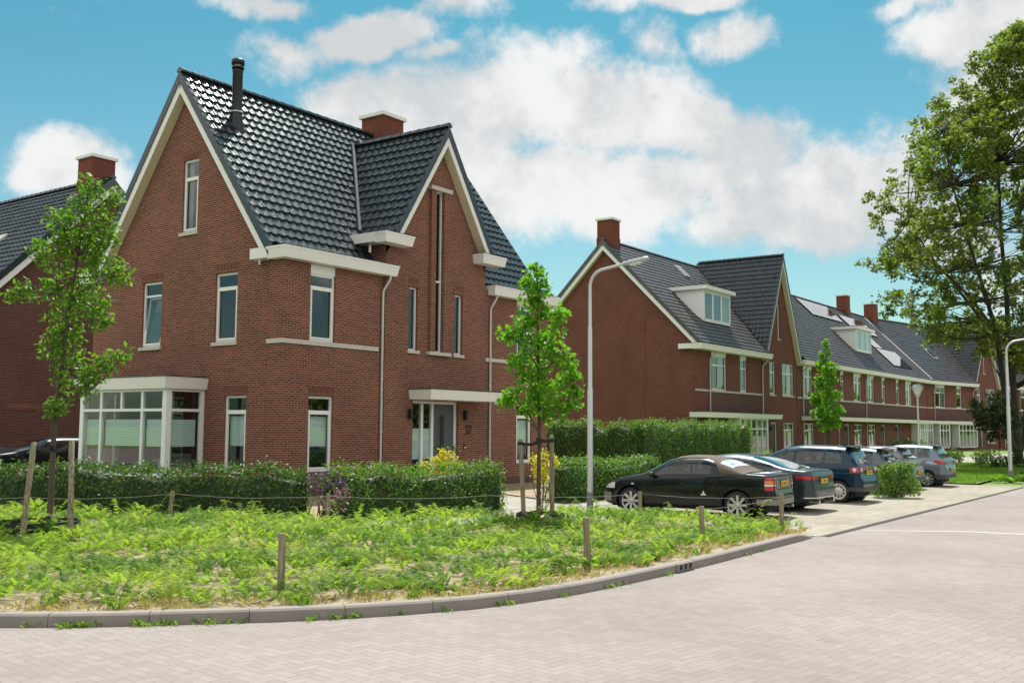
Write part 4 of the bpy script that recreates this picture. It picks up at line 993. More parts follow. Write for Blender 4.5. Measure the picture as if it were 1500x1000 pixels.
def fastback():
    r = thing('parked_car', 'dark grey low coupe with sloping rear window, parked next to the convertible', 'car', (6.18,-12.84,0), R(1), 'cars parked along the street')
    c = Car(4.70, 1.85, [(0,.50),(.01,.60),(.03,.68),(.05,.86),(.065,.97),(.13,1.03),(.4,1.04),(.75,1.10),(1.2,1.25),(1.7,1.36),(2.2,1.39),(2.6,1.36),(3.0,1.21),(3.4,1.0),(3.9,.92),(4.4,.78),(4.65,.62),(4.70,.5)],
            [(0,.5),(.07,.95),(.16,.975),(.5,.985),(1.6,.95),(3.4,.88),(4.2,.8),(4.7,.48)], [(0,.36),(.3,.24),(.7,.19),(4.1,.18),(4.5,.2),(4.7,.26)], (1.0, 3.82), .335, .30)
    c.body(r, M_['paint_graphite'], 1.12)
    c.screen(r, .52, 1.62, .60, name='rear_window'); c.screen(r, 2.66, 3.38, .45)
    c.sideglass(r, .92, 1.86, .14, .72, .18, .0); c.sideglass(r, 1.93, 3.16, .10, .80, .0, -.5)
    for sd in (-1, 1):
        c.patch(r, 'taillight', [M_['tail_red']], sd, .06, .42, lambda y: .81+.04*y, lambda y: .89+.03*y)
        c.rearpatch(r, 'taillight', [M_['tail_red']], sd*.44, sd*.86, .81, .89)
        c.patch(r, 'chrome_line', [M_['chrome']], sd, .78, 3.3, lambda y: c.belt(y)+.012, lambda y: c.belt(y)+.03, .006, 24, 1)
        c.patch(r, 'headlight', [M_['lamp_clear']], sd, 4.2, 4.6, .58, .72)
    c.seam(r, [(1.9,.95),(1.92,.6),(1.95,.28)], -1); c.seam(r, [(.98,.97),(1.30,.9),(1.38,.7),(1.36,.6)], -1)
    c.rearbar(r, 'rear_bumper', [M_['paint_graphite']], .36, .49, .018, .40); c.rearbar(r, 'chrome_strip', [M_['chrome']], .36, .385, .022, .3)
    c.plate(r, .028, .76); c.mirror(r, 3.05, 'paint_graphite'); c.wheel(r, 'rim', (10, .0, .045, .05)); c.seats(r, 2.3)
    for x in (-.55, .55):
        m = MB(); m.tube([(x,-.04,.27),(x,.3,.27)], .045, 10); m.build('exhaust', M_['chrome'], r, uv=False)
fastback()
def hatch(label, loc, paint, L=4.2, W=1.76, H=1.58, rz=0., wr=.315, wheel=('hubcap','cover'), bumper=True, light='round', wy=(.76,3.34), belt=1.0, plate_z=.83, spoiler=True, rear_rake=.42, arch=1.14):
    r = thing('parked_car', label, 'car', loc, rz, 'cars parked along the street')
    k = L/4.2
    c = Car(L, W, [(0,.50),(.008,.60),(.03,.67),(.055,.72),(.075,.84),(.10,.99),(.15,1.06),(rear_rake*.72,H-.32),(rear_rake,H-.07),(rear_rake+.12,H-.035),(1.2*k,H-.005),(1.7*k,H),(2.15*k,H-.045),(2.6*k,H-.20),(3.1*k,1.14),(3.32*k,1.04),(3.8*k,.96),(4.05*k,.82),(4.16*k,.66),(4.2*k,.5)],
            [(0,.5),(.10,belt-.05),(.22,belt-.01),(.5,belt),(1.6*k,belt-.03),(3.3*k,belt-.08),(3.9*k,.85),(4.2*k,.48)], [(0,.34),(.25,.26),(.6,.2),(3.6*k,.19),(4.0*k,.21),(4.2*k,.28)], wy, wr, .26, dome=.38)
    c.body(r, M_[paint], arch)
    c.screen(r, .165, rear_rake-.03, .62, name='rear_window'); c.screen(r, 2.2*k, 3.1*k, .42)
    b = rear_rake
    c.sideglass(r, b+.14, b+.62, .10, .82, .06, .02); c.sideglass(r, b+.67, b+1.45, .10, .82, .02, .0); c.sideglass(r, b+1.55, 3.04*k, .10, .82, .0, -.70*k)
    for sd in (-1, 1):
        if light == 'round':
            c.patch(r, 'taillight', [M_['tail_red']], sd, .085, .32, .84, .99, .01)
            for q, yy in ((.62,.0), (.0,.0)):
                pass
            m = MB(); x = sd*(c.side_at(.20,.91,.012)); m.lathe([(.058,0),(.045,sd*.012),(0,sd*.014)], (x,.20,.915), 'x', 16); m.build('lamp_lens', M_['lamp_clear'], r, uv=False)
            c.rearpatch(r, 'taillight', [M_['tail_red']], sd*.52, sd*.84, .84, .98)
            m = MB(); m.lathe([(.055,0),(.04,-.012),(0,-.014)], (sd*.62,c.rear_y(.91)-.01,.91), 'y', 16); m.build('lamp_lens', M_['lamp_clear'], r, uv=False)
        else:
            c.patch(r, 'taillight', [M_['tail_red']], sd, .085, .42, lambda y: .80+.16*y, lambda y: .92+.16*y, .01)
            c.rearpatch(r, 'taillight', [M_['tail_red']], sd*.56, sd*.84, .82, .93)
        c.patch(r, 'headlight', [M_['lamp_clear']], sd, 3.75*k, 4.12*k, .62, .80)
        c.patch(r, 'door_handle', [M_['black_plastic']], sd, 1.32*k, 1.48*k, .86, .90, .02, 4, 2); c.patch(r, 'door_handle', [M_['black_plastic']], sd, 2.2*k, 2.36*k, .84, .88, .02, 4, 2)
    c.seam(r, [(b+1.5,belt),(b+1.5,.6),(b+1.5,.28)], -1); c.seam(r, [(b+.62,belt),(b+.66,.85),(b+.82,.7),(b+.9,.6)], -1)
    if bumper: c.rearbar(r, 'rear_bumper', [M_['bumper_dark']], .33, .44, .02, .42)
    if spoiler:
        m = MB(); y = b; m.hexa([(-W*.36,y-.20,H-.075),(W*.36,y-.20,H-.075),(W*.38,y+.12,H-.03),(-W*.38,y+.12,H-.03),(-W*.36,y-.21,H-.045),(W*.36,y-.21,H-.045),(W*.38,y+.13,H-.005),(-W*.38,y+.13,H-.005)]); m.build('spoiler', M_[paint], r, uv=False)
    c.plate(r, c.rear_y(plate_z)-.012, plate_z); c.mirror(r, 2.95*k, paint); c.wheel(r, *wheel); c.seats(r, 2.2*k)
    m = MB(); m.tube([(0,b+.35,H-.01),(0,b+.22,H+.19)], .006, 6); m.build('aerial', M_['black_plastic'], r, uv=False)
    return r
hatch('blue five-door hatchback with round white rear lamps and silver hubcaps, beside the parking bush', (10.30,-12.74,0), 'paint_blue', L=4.15, wy=(.66,3.26))
hatch('grey-violet hatchback whose tail rises behind the parking bush', (14.85,-12.45,0), 'paint_plum', L=3.95, W=1.72, H=1.46, wheel=('rim',(7,0,.05,.05)), light='slant', belt=.97, rear_rake=.62)
hatch('silver hatchback mostly hidden between the grey-violet and the light blue cars', (17.6,-12.2,0), 'paint_silver', L=3.8, W=1.68, H=1.47, wheel=('rim',(7,0,.05,.05)), light='slant', belt=.95, plate_z=.62, rear_rake=.5)
hatch('light blue-grey small hatchback at the far end of the parking row', (20.55,-12.58,0), 'paint_ice', L=3.8, W=1.66, H=1.50, wheel=('rim',(9,.35,.035,.045)), light='slant', belt=.96, wy=(.68,3.12), wr=.29, rear_rake=.42, plate_z=.62)
o = hatch('dark car on the drive behind the left young tree, sun glinting on its side', (1.75,11.2,.15), 'paint_night', L=4.5, W=1.80, H=1.47, rz=R(90), wheel=('rim',(10,0,.05,.05)), light='slant', belt=.96, rear_rake=.75)
del o['group']
# ------------------------------------------------------------------ ground sheets
def sheet(name, pts, z, mat, kind='structure'):
    m = MB(); m.poly([(x, y, z) for x, y in pts]); o = m.build(name, M_[mat], None); o['kind'] = kind; return o
KERB = [(-16.2,-3.5),(-15.9,-6.2),(-15.1,-8.8),(-14.2,-10.55),(-13.59,-11.28),(-13.18,-11.81),(-12.73,-12.28),(-12.24,-12.73),(-11.75,-13.19),(-11.21,-13.62),(-10.56,-14.02),(-9.88,-14.37),(-9.1,-14.60),(-8.3,-14.74),(-7.48,-14.80),(-6.67,-14.83),(-5.73,-14.85),(-4.6,-14.85),(-3.06,-14.80),(-1.45,-14.76),(-.05,-14.74)]
BACK = [(.32,-14.45),(.32,-11.2),(-2.4,-9.05),(-4.85,-6.85),(-7.9,-1.2),(-11.6,5.5),(-16.2,5.5)]
sheet('ground', [(-900,-900),(1500,-900),(1500,1500),(-900,1500)], -.03, 'lawn')
sheet('road', [(-60,-70),(240,-70),(240,-14.2),(60,-14.0),(30,-13.9),(22,-14.6),(.3,-14.78),(-.1,-14.3),(-8,-14.2),(-13,-10.5),(-15.8,-4),(-16,60),(-60,60)], 0., 'road_paver')
sheet('parking', [(.2,-14.76),(22.3,-14.62),(22.3,-7.6),(.2,-7.6)], .008, 'parking_paver')
sheet('pavement', [(-16.2,5.5),(-11.6,5.5),(-7.9,-1.2),(-4.85,-6.85),(-2.4,-9.05),(.32,-11.2),(.32,-7.6),(22.4,-7.6),(120,-7.6),(120,-3.4),(24,-3.4),(13.2,-5.6),(13.2,-6.6),(4.0,-6.55),(1.3,-6.6),(-3.3,-5.4),(-6.9,1.2),(-9.5,6),(-16.2,9)], .016, 'path_paver')
sheet('driveway', [(-16,8.9),(-9.5,6),(-2,9.6),(13.5,9.6),(13.5,-6.6),(18.6,-6.6),(18.6,17.9),(-16,17.9)], .012, 'path_paver')
sheet('driveway', [(1.3,-6.6),(4.05,-6.6),(7.6,-.1),(5.2,-.1)], .02, 'path_paver')
sheet('drain_line', [(.3,-14.90),(22.3,-14.74),(22.3,-14.66),(.3,-14.80)], .012, 'rubber')
sheet('lawn', [(22.45,-13.0),(30,-12.6),(48,-11.9),(90,-11),(90,-6.6),(60,-6.9),(34,-7.6),(22.45,-8.2)], .05, 'lawn')
sheet('front_garden', [(19,-3.4),(140,-3.4),(140,5),(19,5)], .03, 'lawn')
sheet('front_garden', [(-6.9,1.2),(-3.3,-5.4),(1.3,-6.6),(5.2,-.1),(0,-.1),(0,9.2),(-2,9.2)], .05, 'soil')
sheet('front_garden', [(4.1,-6.5),(13.2,-6.5),(13.2,-.1),(7.6,-.1)], .05, 'soil')
sheet('white_line', [(1.9,-15.02),(2.02,-15.02),(3.15,-16.7),(3.6,-19.5),(3.42,-19.5),(3.0,-16.75)], .004, 'line_paint')
# planting bed, gently mounded
bedpoly = [(x+.10*(.6), y+.1) for x, y in KERB] + BACK
def inpoly(P, poly):
    P = np.asarray(P); x, y = P[:,0], P[:,1]; r = np.zeros(len(P), bool); n = len(poly)
    for i in range(n):
        (x0, y0), (x1, y1) = poly[i], poly[i-1]
        if y0 == y1: continue
        r ^= ((y0 > y) != (y1 > y)) & (x < (x1-x0)*(y-y0)/(y1-y0)+x0)
    return r
sheet('planting_bed', bedpoly, .10, 'soil')
# kerb stones
def kerb():
    m = MB(); P = [Vector((x, y, 0)) for x, y in KERB]; d = [0]
    for a, b in zip(P, P[1:]): d.append(d[-1]+(b-a).length)
    def at_(s):
        i = min(max(0, next((k for k in range(len(d)-1) if s <= d[k+1]), len(d)-2)), len(d)-2); t = (s-d[i])/(d[i+1]-d[i]); return P[i].lerp(P[i+1], t), (P[i+1]-P[i]).normalized()
    s = 0; L = d[-1]
    while s < L-.05:
        e = min(s+.98, L); k = []
        for q in np.linspace(s+.004, e-.004, 5):
            p, t = at_(q); nrm = Vector((-t.y, t.x, 0)); hz = .125 if q < L-.7 else .125-.10*max(0, (q-(L-.7))/.7)
            dz = random.uniform(-.002, .002)
            k.append([p+Z*-.05, p+nrm*.012+Z*(hz-.02), p+nrm*.035+Z*hz, p+nrm*.15+Z*(hz+.004), p+nrm*.155-Z*.05])
        m.grid(k, 0, False); m.poly(k[0]); m.poly(k[-1][::-1]); s += .98
    o = m.build('kerb', M_['kerb_stone']); o['kind'] = 'structure'
kerb()
m = MB(); g0 = frame((-5.9,-14.858,0), (1,0,0), (0,-1,0))
m.fbox(g0, 0, .52, .012, .118, -.02, .012, 0)
for k in range(3): m.fbox(g0, .06+k*.145, .15+k*.145, .03, .10, .0122, .0135, 1)
o = m.build('storm_drain', [M_['kerb_stone'], M_['rubber']]); tag(o, 'kerb gully inlet with three dark slots beside the road', 'drain')
# lamps
def lamp_post(loc, label, arm, H=5.98, rz=-90, armL=.66):
    t = thing('street_lamp', label, 'street lamp', loc, R(rz), 'tall street lamps with a bent arm')
    m = MB(); m.lathe([(.080,-.1),(.080,.42),(.074,.43)], n=20); m.build('pole_sleeve', M_['pole_sleeve'], t)
    m = MB(); path = [(0,0,.42),(0,0,2.95),(0,0,3.0),(0,0,4.5),(0,0,4.55),(0,0,H-.46)]; rad = [.072,.070,.058,.054,.045,.041]
    for k in range(1, 9): a = PI/2*k/8*.97; path.append((.42*(1-math.cos(a)), 0, H-.46+.42*math.sin(a))); rad.append(.039)
    e = Vector(path[-1]); dr = (e-Vector(path[-2])).normalized(); path.append(tuple(e+dr*armL)); rad.append(.032)
    m.tube(path, rad, 14); m.build('pole', M_['galvanised'], t)
    m = MB(); e = Vector(path[-1]); u = Vector((-dr.z,0,dr.x)); w = Vector((0,1,0)); q = []
    for s_, hw, up, dn in ((-.12,.05,.05,.03), (.05,.10,.06,.045), (.50,.10,.05,.04), (.60,.05,.03,.02)):
        c = e+dr*s_; q.append([c-w*hw-u*dn, c-w*hw*.8+u*up*.6, c+u*up, c+w*hw*.8+u*up*.6, c+w*hw-u*dn])
    m.grid(q, 0, True, True); m.poly(q[0]); m.poly(q[-1][::-1]); hd = m.build('lamp_head', M_['galvanised'], t)
    m = MB(); c = e+dr*.12-u*.046; c2 = e+dr*.42-u*.046; m.hexa([c-w*.07-u*.05,c+w*.07-u*.05,c2+w*.07-u*.04,c2-w*.07-u*.04,c-w*.08,c+w*.08,c2+w*.08,c2-w*.08]); m.build('lens', M_['lamp_glass'], hd)
    return t
lamp_post((2.74,-8.15,.016), 'grey street lamp on the pavement in front of the black convertible', 1)
lamp_post((25.6,-13.62,.03), 'grey street lamp on the lawn in front of the big tree', 1, H=5.62, rz=-80)
def lantern():
    t = thing('street_lamp', 'post-top lantern lamp with pale round head, in front of the terrace', 'street lamp', (43.97,-5.52,0))
    m = MB(); m.tube([(0,0,0),(0,0,1.2),(0,0,1.25),(0,0,4.0)], [.08,.08,.055,.045], 12); m.build('pole', M_['galvanised'], t)
    m = MB(); m.lathe([(.06,3.95),(.10,4.05),(.30,4.5),(.30,4.52)], n=16); hd = m.build('lantern_cage', M_['lamp_glass'], t)
    m = MB(); m.lathe([(.06,3.95),(.12,4.0),(.12,4.06)], n=16)
    for k in range(6): a = 2*PI*k/6; m.tube([(.10*math.cos(a),.1*math.sin(a),4.05),(.30*math.cos(a),.30*math.sin(a),4.5)], .012, 5)
    m.lathe([(.34,4.52),(.32,4.60),(.2,4.72),(0,4.76)], n=20); m.build('lantern_cap', M_['galvanised'], hd)
lantern()
# wooden posts and wire
def post(loc, label, h=.68, r=.042, lean=(0,0)):
    m = MB(); n = 12; hh = h
    m.tube([(0,0,-.15),(lean[0]*.5,lean[1]*.5,hh*.5),(lean[0],lean[1],hh-.012),(lean[0],lean[1],hh)], [r*1.05,r,r*.98,r*.88], n)
    o = m.build('wooden_post', M_['post_wood'], None, loc=loc); tag(o, label, 'post', 'low wooden posts round the planting bed'); return o
PB = {}
for k, loc, lab, h, r, ln in (('a',(-7.85,-1.3,.1),'low wooden post seen just right of the left young tree trunk',.50,.038,(.01,0)), ('b',(-6.4,-4.0,.1),'low wooden post in front of the dark left hedge, leaning a little right',.62,.042,(.05,-.02)),
    ('c',(-4.85,-6.85,.1),'low wooden post in front of the pink flowering bush',.62,.042,(0,0)), ('d',(-.1,-11.1,.1),'low wooden post in front of the convertible near its front wheel',.62,.042,(0,0)),
    ('e',(-.25,-14.2,.1),'low wooden post at the kerb corner behind the tail of the convertible',.70,.042,(0,0)), ('f',(-2.71,-13.73,.1),'low wooden post between the storm drain and the convertible',.59,.045,(-.01,0)),
    ('g',(-7.03,-14.09,.1),'low wooden post by the kerb right of the middle young tree',.70,.046,(-.04,0)), ('h',(-10.97,-12.43,.1),'dark weathered wooden post nearest the road',.69,.044,(.0,0))):
    post(loc, lab, h, r, ln); PB[k] = Vector(loc)+Vector((ln[0], ln[1], h-.05))
def wire(pts, label):
    m = MB(); 
    for a, b in zip(pts, pts[1:]):
        n = 14; m.tube([a.lerp(b, i/n)+Vector((0,0,-.10*4*(i/n)*(1-i/n)*min(1,(b-a).length/5)+random.uniform(-.006,.006))) for i in range(n+1)], .0032, 5)
    o = m.build('wire', M_['wire_grey']); tag(o, label, 'wire')
wire([Vector((-11.4,5.0,.5)), PB['a'], PB['b'], PB['c'], Vector((-2.45,-9.0,.66)), PB['d'], PB['e']], 'sagging wire strung between the posts along the back of the planting bed')
wire([PB['f'], PB['e']], 'short wire between the two posts at the kerb corner')
# ------------------------------------------------------------------ leaves
def unit(a): return a/np.maximum(np.linalg.norm(a, axis=-1, keepdims=True), 1e-9)
RHOMB = np.array([(0,0,0),(.30,.42,.06),(0,1,0),(-.30,.42,.06)], float)
OAK = np.array([(0,0,0),(.16,.22,.02),(.12,.34,.03),(.30,.50,.05),(.17,.62,.03),(.20,.80,.02),(0,1,-.05),(-.20,.80,.02),(-.17,.62,.03),(-.30,.50,.05),(-.12,.34,.03),(-.16,.22,.02)], float)
STAR = np.array([(0,0,0),(.45,.02,0),(.20,.26,.03),(.55,.48,-.03),(.20,.52,.03),(0,1,-.06),(-.20,.52,.03),(-.55,.48,-.03),(-.20,.26,.03),(-.45,.02,0)], float)
def leaves(name, P, mat, size, shape=RHOMB, normal=None, nrand=.9, up=.4, parent=None, down=0.):
    """one leaf blade of the given outline at every point; tips spread at random, faces lean to the sky."""
    n = len(P); P = np.asarray(P, float)
    nr = RNG.normal(size=(n,3))*nrand + np.array([0,0,up])
    if normal is not None: nr += np.asarray(normal)
    nr = unit(nr); t = RNG.normal(size=(n,3)) - np.array([0,0,down]); t = unit(t - nr*(t*nr).sum(1, keepdims=True)); b = np.cross(nr, t)
    s = size*RNG.uniform(.65, 1.25, (n,1,1))
    L = shape[None]
    V = P[:,None,:] + s*(L[...,0:1]*b[:,None] + L[...,1:2]*t[:,None] + L[...,2:3]*nr[:,None])
    return npmesh(name, V, None, MAT[mat], parent)
def ball(c, r, n, shell=.35, sq=(1,1,1)):
    d = unit(RNG.normal(size=(n,3))); q = r*RNG.uniform(shell, 1, (n,1))**.6
    return np.asarray(c) + d*q*np.asarray(sq)
def limb(m, a, b, r0, r1, bend=.15, n=5, k=7):
    a, b = Vector(a), Vector(b); d = b-a; side = Vector((random.gauss(0,1), random.gauss(0,1), random.gauss(0,1))); side = (side-d.normalized()*side.dot(d.normalized())).normalized()*d.length*bend*random.uniform(.3,1)
    m.tube([a.lerp(b, i/n)+side*math.sin(PI*i/n)+Vector((0,0,-.05*d.length*math.sin(PI*i/n))) for i in range(n+1)], [r0+(r1-r0)*i/n for i in range(n+1)], k, caps=False)
def sapling(label, base, trunk, clusters, leafmat_, shape, size, dens, r0=.055, group=None, D=None, bark='leaf_bark', up=.5):
    t = thing('young_tree', label, 'tree', (0,0,0), 0, 'young street trees tied to stakes')
    m = MB(); T = [Vector(p) for p in trunk]; n = len(T)
    m.tube(T, [r0*(1-.82*i/(n-1)) for i in range(n)], 10)
    pts = []
    for c, r in clusters:
        c = Vector(c); low = [p for p in T if p.z < c.z-.2*r-.1] or T[:1]
        j = low[-1]; q = [p for p in T if p.z > j.z]; 
        a = j.lerp(q[0], random.random()) if q else j
        limb(m, a, c, r0*.32, .006, .12)
        for k in range(max(3, int(r*11))):
            e = Vector(ball(c, r*.9, 1)[0]); limb(m, a.lerp(c, random.uniform(.45, 1)), e, .007, .002, .1, 3, 4)
            pts.append(ball(e, .17, int(dens*.018), .1))
        pts.append(ball(c, r, int(dens*r*r*1.15), .25, (1,1,.95)))
    P = np.concatenate(pts)
    m.build('trunk', M_[bark], t, uv=False)
    leaves('crown', P, leafmat_, size, shape, None, .8, up, t, .35)
    return t
def along(px, D): return [tuple(at(x, y, d)) for (x, y), d in zip(px, D if isinstance(D, list) else [D]*len(px))]
def cl(px, D, jit=.5):
    f = D/FPX; return [(tuple(at(x, y, D+random.uniform(-jit, jit)*r*f)), r*f) for x, y, r in px]
random.seed(3)
D1 = 18.25
sapling('left young tree with long crooked side branches, tied between two leaning stakes', None, [(-9.05,-4.25,.0)]+along([(75,720),(78,650),(83,590),(93,520),(100,460),(110,400),(122,330),(130,275)], D1),
        cl([(132,272,20),(128,300,26),(105,335,36),(145,330,34),(120,360,36),(160,350,18),(78,375,28),(60,360,16),(152,390,28),(178,402,18),(115,420,36),(75,425,20),(40,432,16),(22,428,12),(95,465,32),(140,445,26),(75,510,22),(100,505,28),(145,470,18),(135,540,24),(160,527,20),(180,522,10),(105,550,32),(130,560,20),(85,590,18),(72,595,8),(170,290,14),(88,320,20)], D1), 'leaf_oak', OAK, .105, 1050, .058)
D2 = 20.3
sapling('middle young tree with bright green star-shaped leaves and slim pyramid crown', None, [(-2.23,-10.01,.0)]+along([(789,700),(790,640),(789,560),(788,480),(787,410),(787,385)], D2),
        cl([(786,392,12),(783,412,18),(795,425,16),(775,440,18),(788,455,22),(765,470,16),(812,462,17),(780,490,26),(808,492,22),(752,494,12),(742,490,7),(790,525,32),(758,530,18),(825,522,17),(840,545,11),(825,560,20),(775,565,28),(800,580,26),(748,582,14),(740,588,8),(835,588,12),(770,600,13),(800,604,12),(842,575,8),(822,600,10)], D2), 'leaf_star', STAR, .115, 780, .05)
D3 = 62.
b3 = at(1212, 655, D3); b3.z = 0
sapling('small far young tree in front of the terrace, between parked cars and long canopy', None, [tuple(b3)]+along([(1212,655),(1212,600),(1211,540),(1210,500)], D3),
        cl([(1210,503,6),(1209,518,9),(1204,535,11),(1217,538,10),(1210,555,15),(1199,560,8),(1222,556,8),(1208,580,18),(1224,580,10),(1194,585,9),(1212,602,18),(1196,606,10),(1229,600,9),(1208,622,12),(1222,618,10)], D3), 'leaf_star', STAR, .20, 420, .07)
# stakes, ties and guards
def stake(a, b, label, r=.045):
    a, b = Vector(a), Vector(b); m = MB(); m.tube([Vector((0,0,-.2)), (b-a)*.5, (b-a)*.99, b-a], [r,r,r,r*.85], 12)
    o = m.build('tree_stake', M_['post_wood'], None, loc=a); tag(o, label, 'stake', 'wooden stakes beside the young trees'); return o
def strap(a, b, label, z0=-.04):
    a, b = Vector(a), Vector(b); m = MB(); d = (b-a).normalized(); s = d.cross(Z).normalized()
    for k in (-1, 1):
        m.grid([[a.lerp(b, i/6)+s*(.052*k)*(1-.5*math.sin(PI*i/6))+Z*(h-.03*math.sin(PI*i/6)) for h in (-.03, .03)] for i in range(7)], 0, False)
    for p in (a, b): m.lathe([(.054,-.03),(.056,0),(.054,.03)], tuple(p), n=14)
    o = m.build('tree_tie', M_['rubber']); tag(o, label, 'tree tie', 'black rubber ties on the young trees'); return o
L1a, L1b, L2a, L2b = Vector((-10.41,-5.83,.1)), at(50,648,16.7), Vector((-9.78,-6.17,.1)), at(105,645,16.9)
stake(L1a, L1b, 'left stake of the left young tree, leaning to the right'); stake(L2a, L2b, 'right stake of the left young tree, almost upright')
trk = at(77, 655, 17.9)
strap(L1b-Z*.08, trk, 'black tie from the left young tree to its left stake'); strap(L2b-Z*.08, trk-Z*.05, 'black tie from the left young tree to its right stake')
A1, A2, B1, B2 = Vector((-2.64,-9.96,.1)), at(762,643,20.0), Vector((-2.06,-10.22,.1)), at(808,637,20.1)
A3 = at(762,645,20.)
stake(A1, A2, 'left stake of the middle young tree, leaning left'); stake(B1, B2, 'right stake of the middle young tree, straight')
tk2 = at(789, 648, 20.2); strap(A2-Z*.08, tk2, 'black tie from the middle young tree to its left stake'); strap(B2-Z*.10, tk2+Z*.06, 'black tie from the middle young tree to its right stake')
for k, (px, lab) in enumerate(((1203, 'left stake of the small far young tree'), (1217, 'right stake of the small far young tree'))):
    a = at(px, 656, 61.8); b = a.copy(); a.z = 0; b.z = 1.0; stake(a, b, lab, .05); strap(b-Z*.05, (b3.x, b3.y, .95), 'black tie on the %s' % lab)
def guard(c, r, h, label):
    m = MB(); n = 28
    for rr, sg in ((r, 1), (r-.015, -1)): m.grid([[(rr*math.cos(2*PI*k/n), rr*math.sin(2*PI*k/n), z) for z in (-.05, h+.012*math.sin(k*2.1))] for k in range(n+1)][::sg])
    m.grid([[(q*math.cos(2*PI*k/n), q*math.sin(2*PI*k/n), h+.012*math.sin(k*2.1)) for q in (r-.015, r)] for k in range(n+1)])
    o = m.build('tree_guard', M_['rubber'], None, loc=c); tag(o, label, 'tree guard', 'black rubber rings round the young trees')
guard((-9.75,-5.2,.1), .62, .34, 'black rubber watering ring round the foot of the left young tree'); guard((-2.3,-10.1,.1), .48, .26, 'black rubber watering ring round the foot of the middle young tree')
m = MB(); a, b = Vector((-9.15,-4.5,.30)), Vector((-8.95,-4.75,.75)); m.tube([at(83,778,17.6), at(68,757,17.6)], .075, 16); o = m.build('watering_pipe', M_['rubber']); tag(o, 'short black watering pipe leaning on the left young tree trunk', 'pipe')
m = MB(); rows = []
for i in range(9):
    a = PI*i/8-PI/2; rows.append([(.17*math.cos(a)*(1+.06*math.sin(3*k+i))*math.cos(2*PI*k/14), .15*math.cos(a)*math.sin(2*PI*k/14), .14+.14*math.sin(a)) for k in range(14)])
m.grid(rows, 0, True, True); o = m.build('boulder', M_['boulder'], None, loc=tuple(Vector((-2.95,-10.65,.12)))); tag(o, 'round pale green boulder beside the foot of the middle young tree', 'stone')

# ------------------------------------------------------------------ the big tree
def big_tree():
    t = thing('mature_tree', 'tall broad maple with dark forked trunks on the right, behind the lamp on the lawn', 'tree', (0,0,0))
    D = 62.; f = D/FPX; K = D/52.; m = MB(); random.seed(11)
    base = at(1494, 692, D); base.z = 0
    def stem(px, r0, r1, off):
        P = [base+Vector(off)*K] + [at(x, y, D+dd*K) for x, y, dd in px]; n = len(P)
        m.tube(P, [r0+(r1-r0)*(i/(n-1))**.8 for i in range(n)], 12, caps=False); return P
    stems = [stem([(1490,640,0),(1484,560,0),(1478,500,.2),(1474,430,.5),(1466,340,.8),(1462,240,.6),(1468,150,.3),(1478,70,0)], .27, .03, (0,0,0)),
             stem([(1478,640,-.4),(1470,560,-.8),(1460,490,-1.4),(1446,440,-2),(1430,390,-2.6),(1412,330,-3.2),(1395,270,-3.6),(1380,190,-3.8)], .23, .03, (-.35,-.2,0)),
             stem([(1500,640,.4),(1508,540,1),(1525,440,2),(1545,340,3),(1560,240,3.5),(1560,140,3.5)], .22, .03, (.25,.2,0)),
             stem([(1478,500,.2),(1440,470,1.5),(1400,420,2.6),(1360,370,3.2),(1330,320,3.5)], .20, .02, (0,0,5.5)),
             stem([(1460,490,-1.4),(1425,440,-3.5),(1385,400,-5),(1345,370,-5.5),(1310,350,-5.6)], .16, .02, (-1.,-.6,6.2)),
             stem([(1500,560,0),(1560,480,-2),(1610,400,-3.5),(1650,330,-4)], .2, .02, (0,0,4))]
    joints = [p for s_ in stems for p in s_[2:]]
    prof = [(35,18),(70,55),(110,92),(165,135),(205,182),(240,196),(280,215),(330,228),(370,238),(400,234),(440,214),(475,186),(492,150),(506,95),(520,50),(540,15)]
    fr_ = interp([(y, r) for y, r in prof])
    leafp = []
    for _ in range(1250):
        y = random.uniform(40, 540)
        if random.random() > (fr_(y)/238)**1.1+.10: continue
        if random.random() < .25 and y > 250: continue
        a = random.uniform(0, 2*PI); q = math.sqrt(random.uniform(.10, 1.0)); R_ = fr_(y)*q*random.uniform(.82, 1.06)
        c = at(1494+R_*math.cos(a), y, D+R_*math.sin(a)*f)
        j = min(joints, key=lambda p: (p-c).length + (3 if p.z > c.z+.5 else 0))
        if (j-c).length > .5: limb(m, j, c, min(.06, .012+.009*(j-c).length), .006, .10, 6, 5)
        r = random.uniform(.28, .66)*K
        for k in range(2): e = Vector(ball(c, r, 1)[0]); limb(m, c, e, .012, .004, .1, 3, 4)
        leafp.append(ball(c, r, int(104*r), .1, (1,1,.8)))
        for k in range(3): leafp.append(ball(ball(c, r*1.4, 1)[0], .30, 20, .1, (1,1,.8)))
    m.build('trunk', M_['bark_dark'], t, uv=False)
    leaves('crown', np.concatenate(leafp), 'leaf_maple', .20, STAR, None, .7, .7, t, .3)
big_tree()
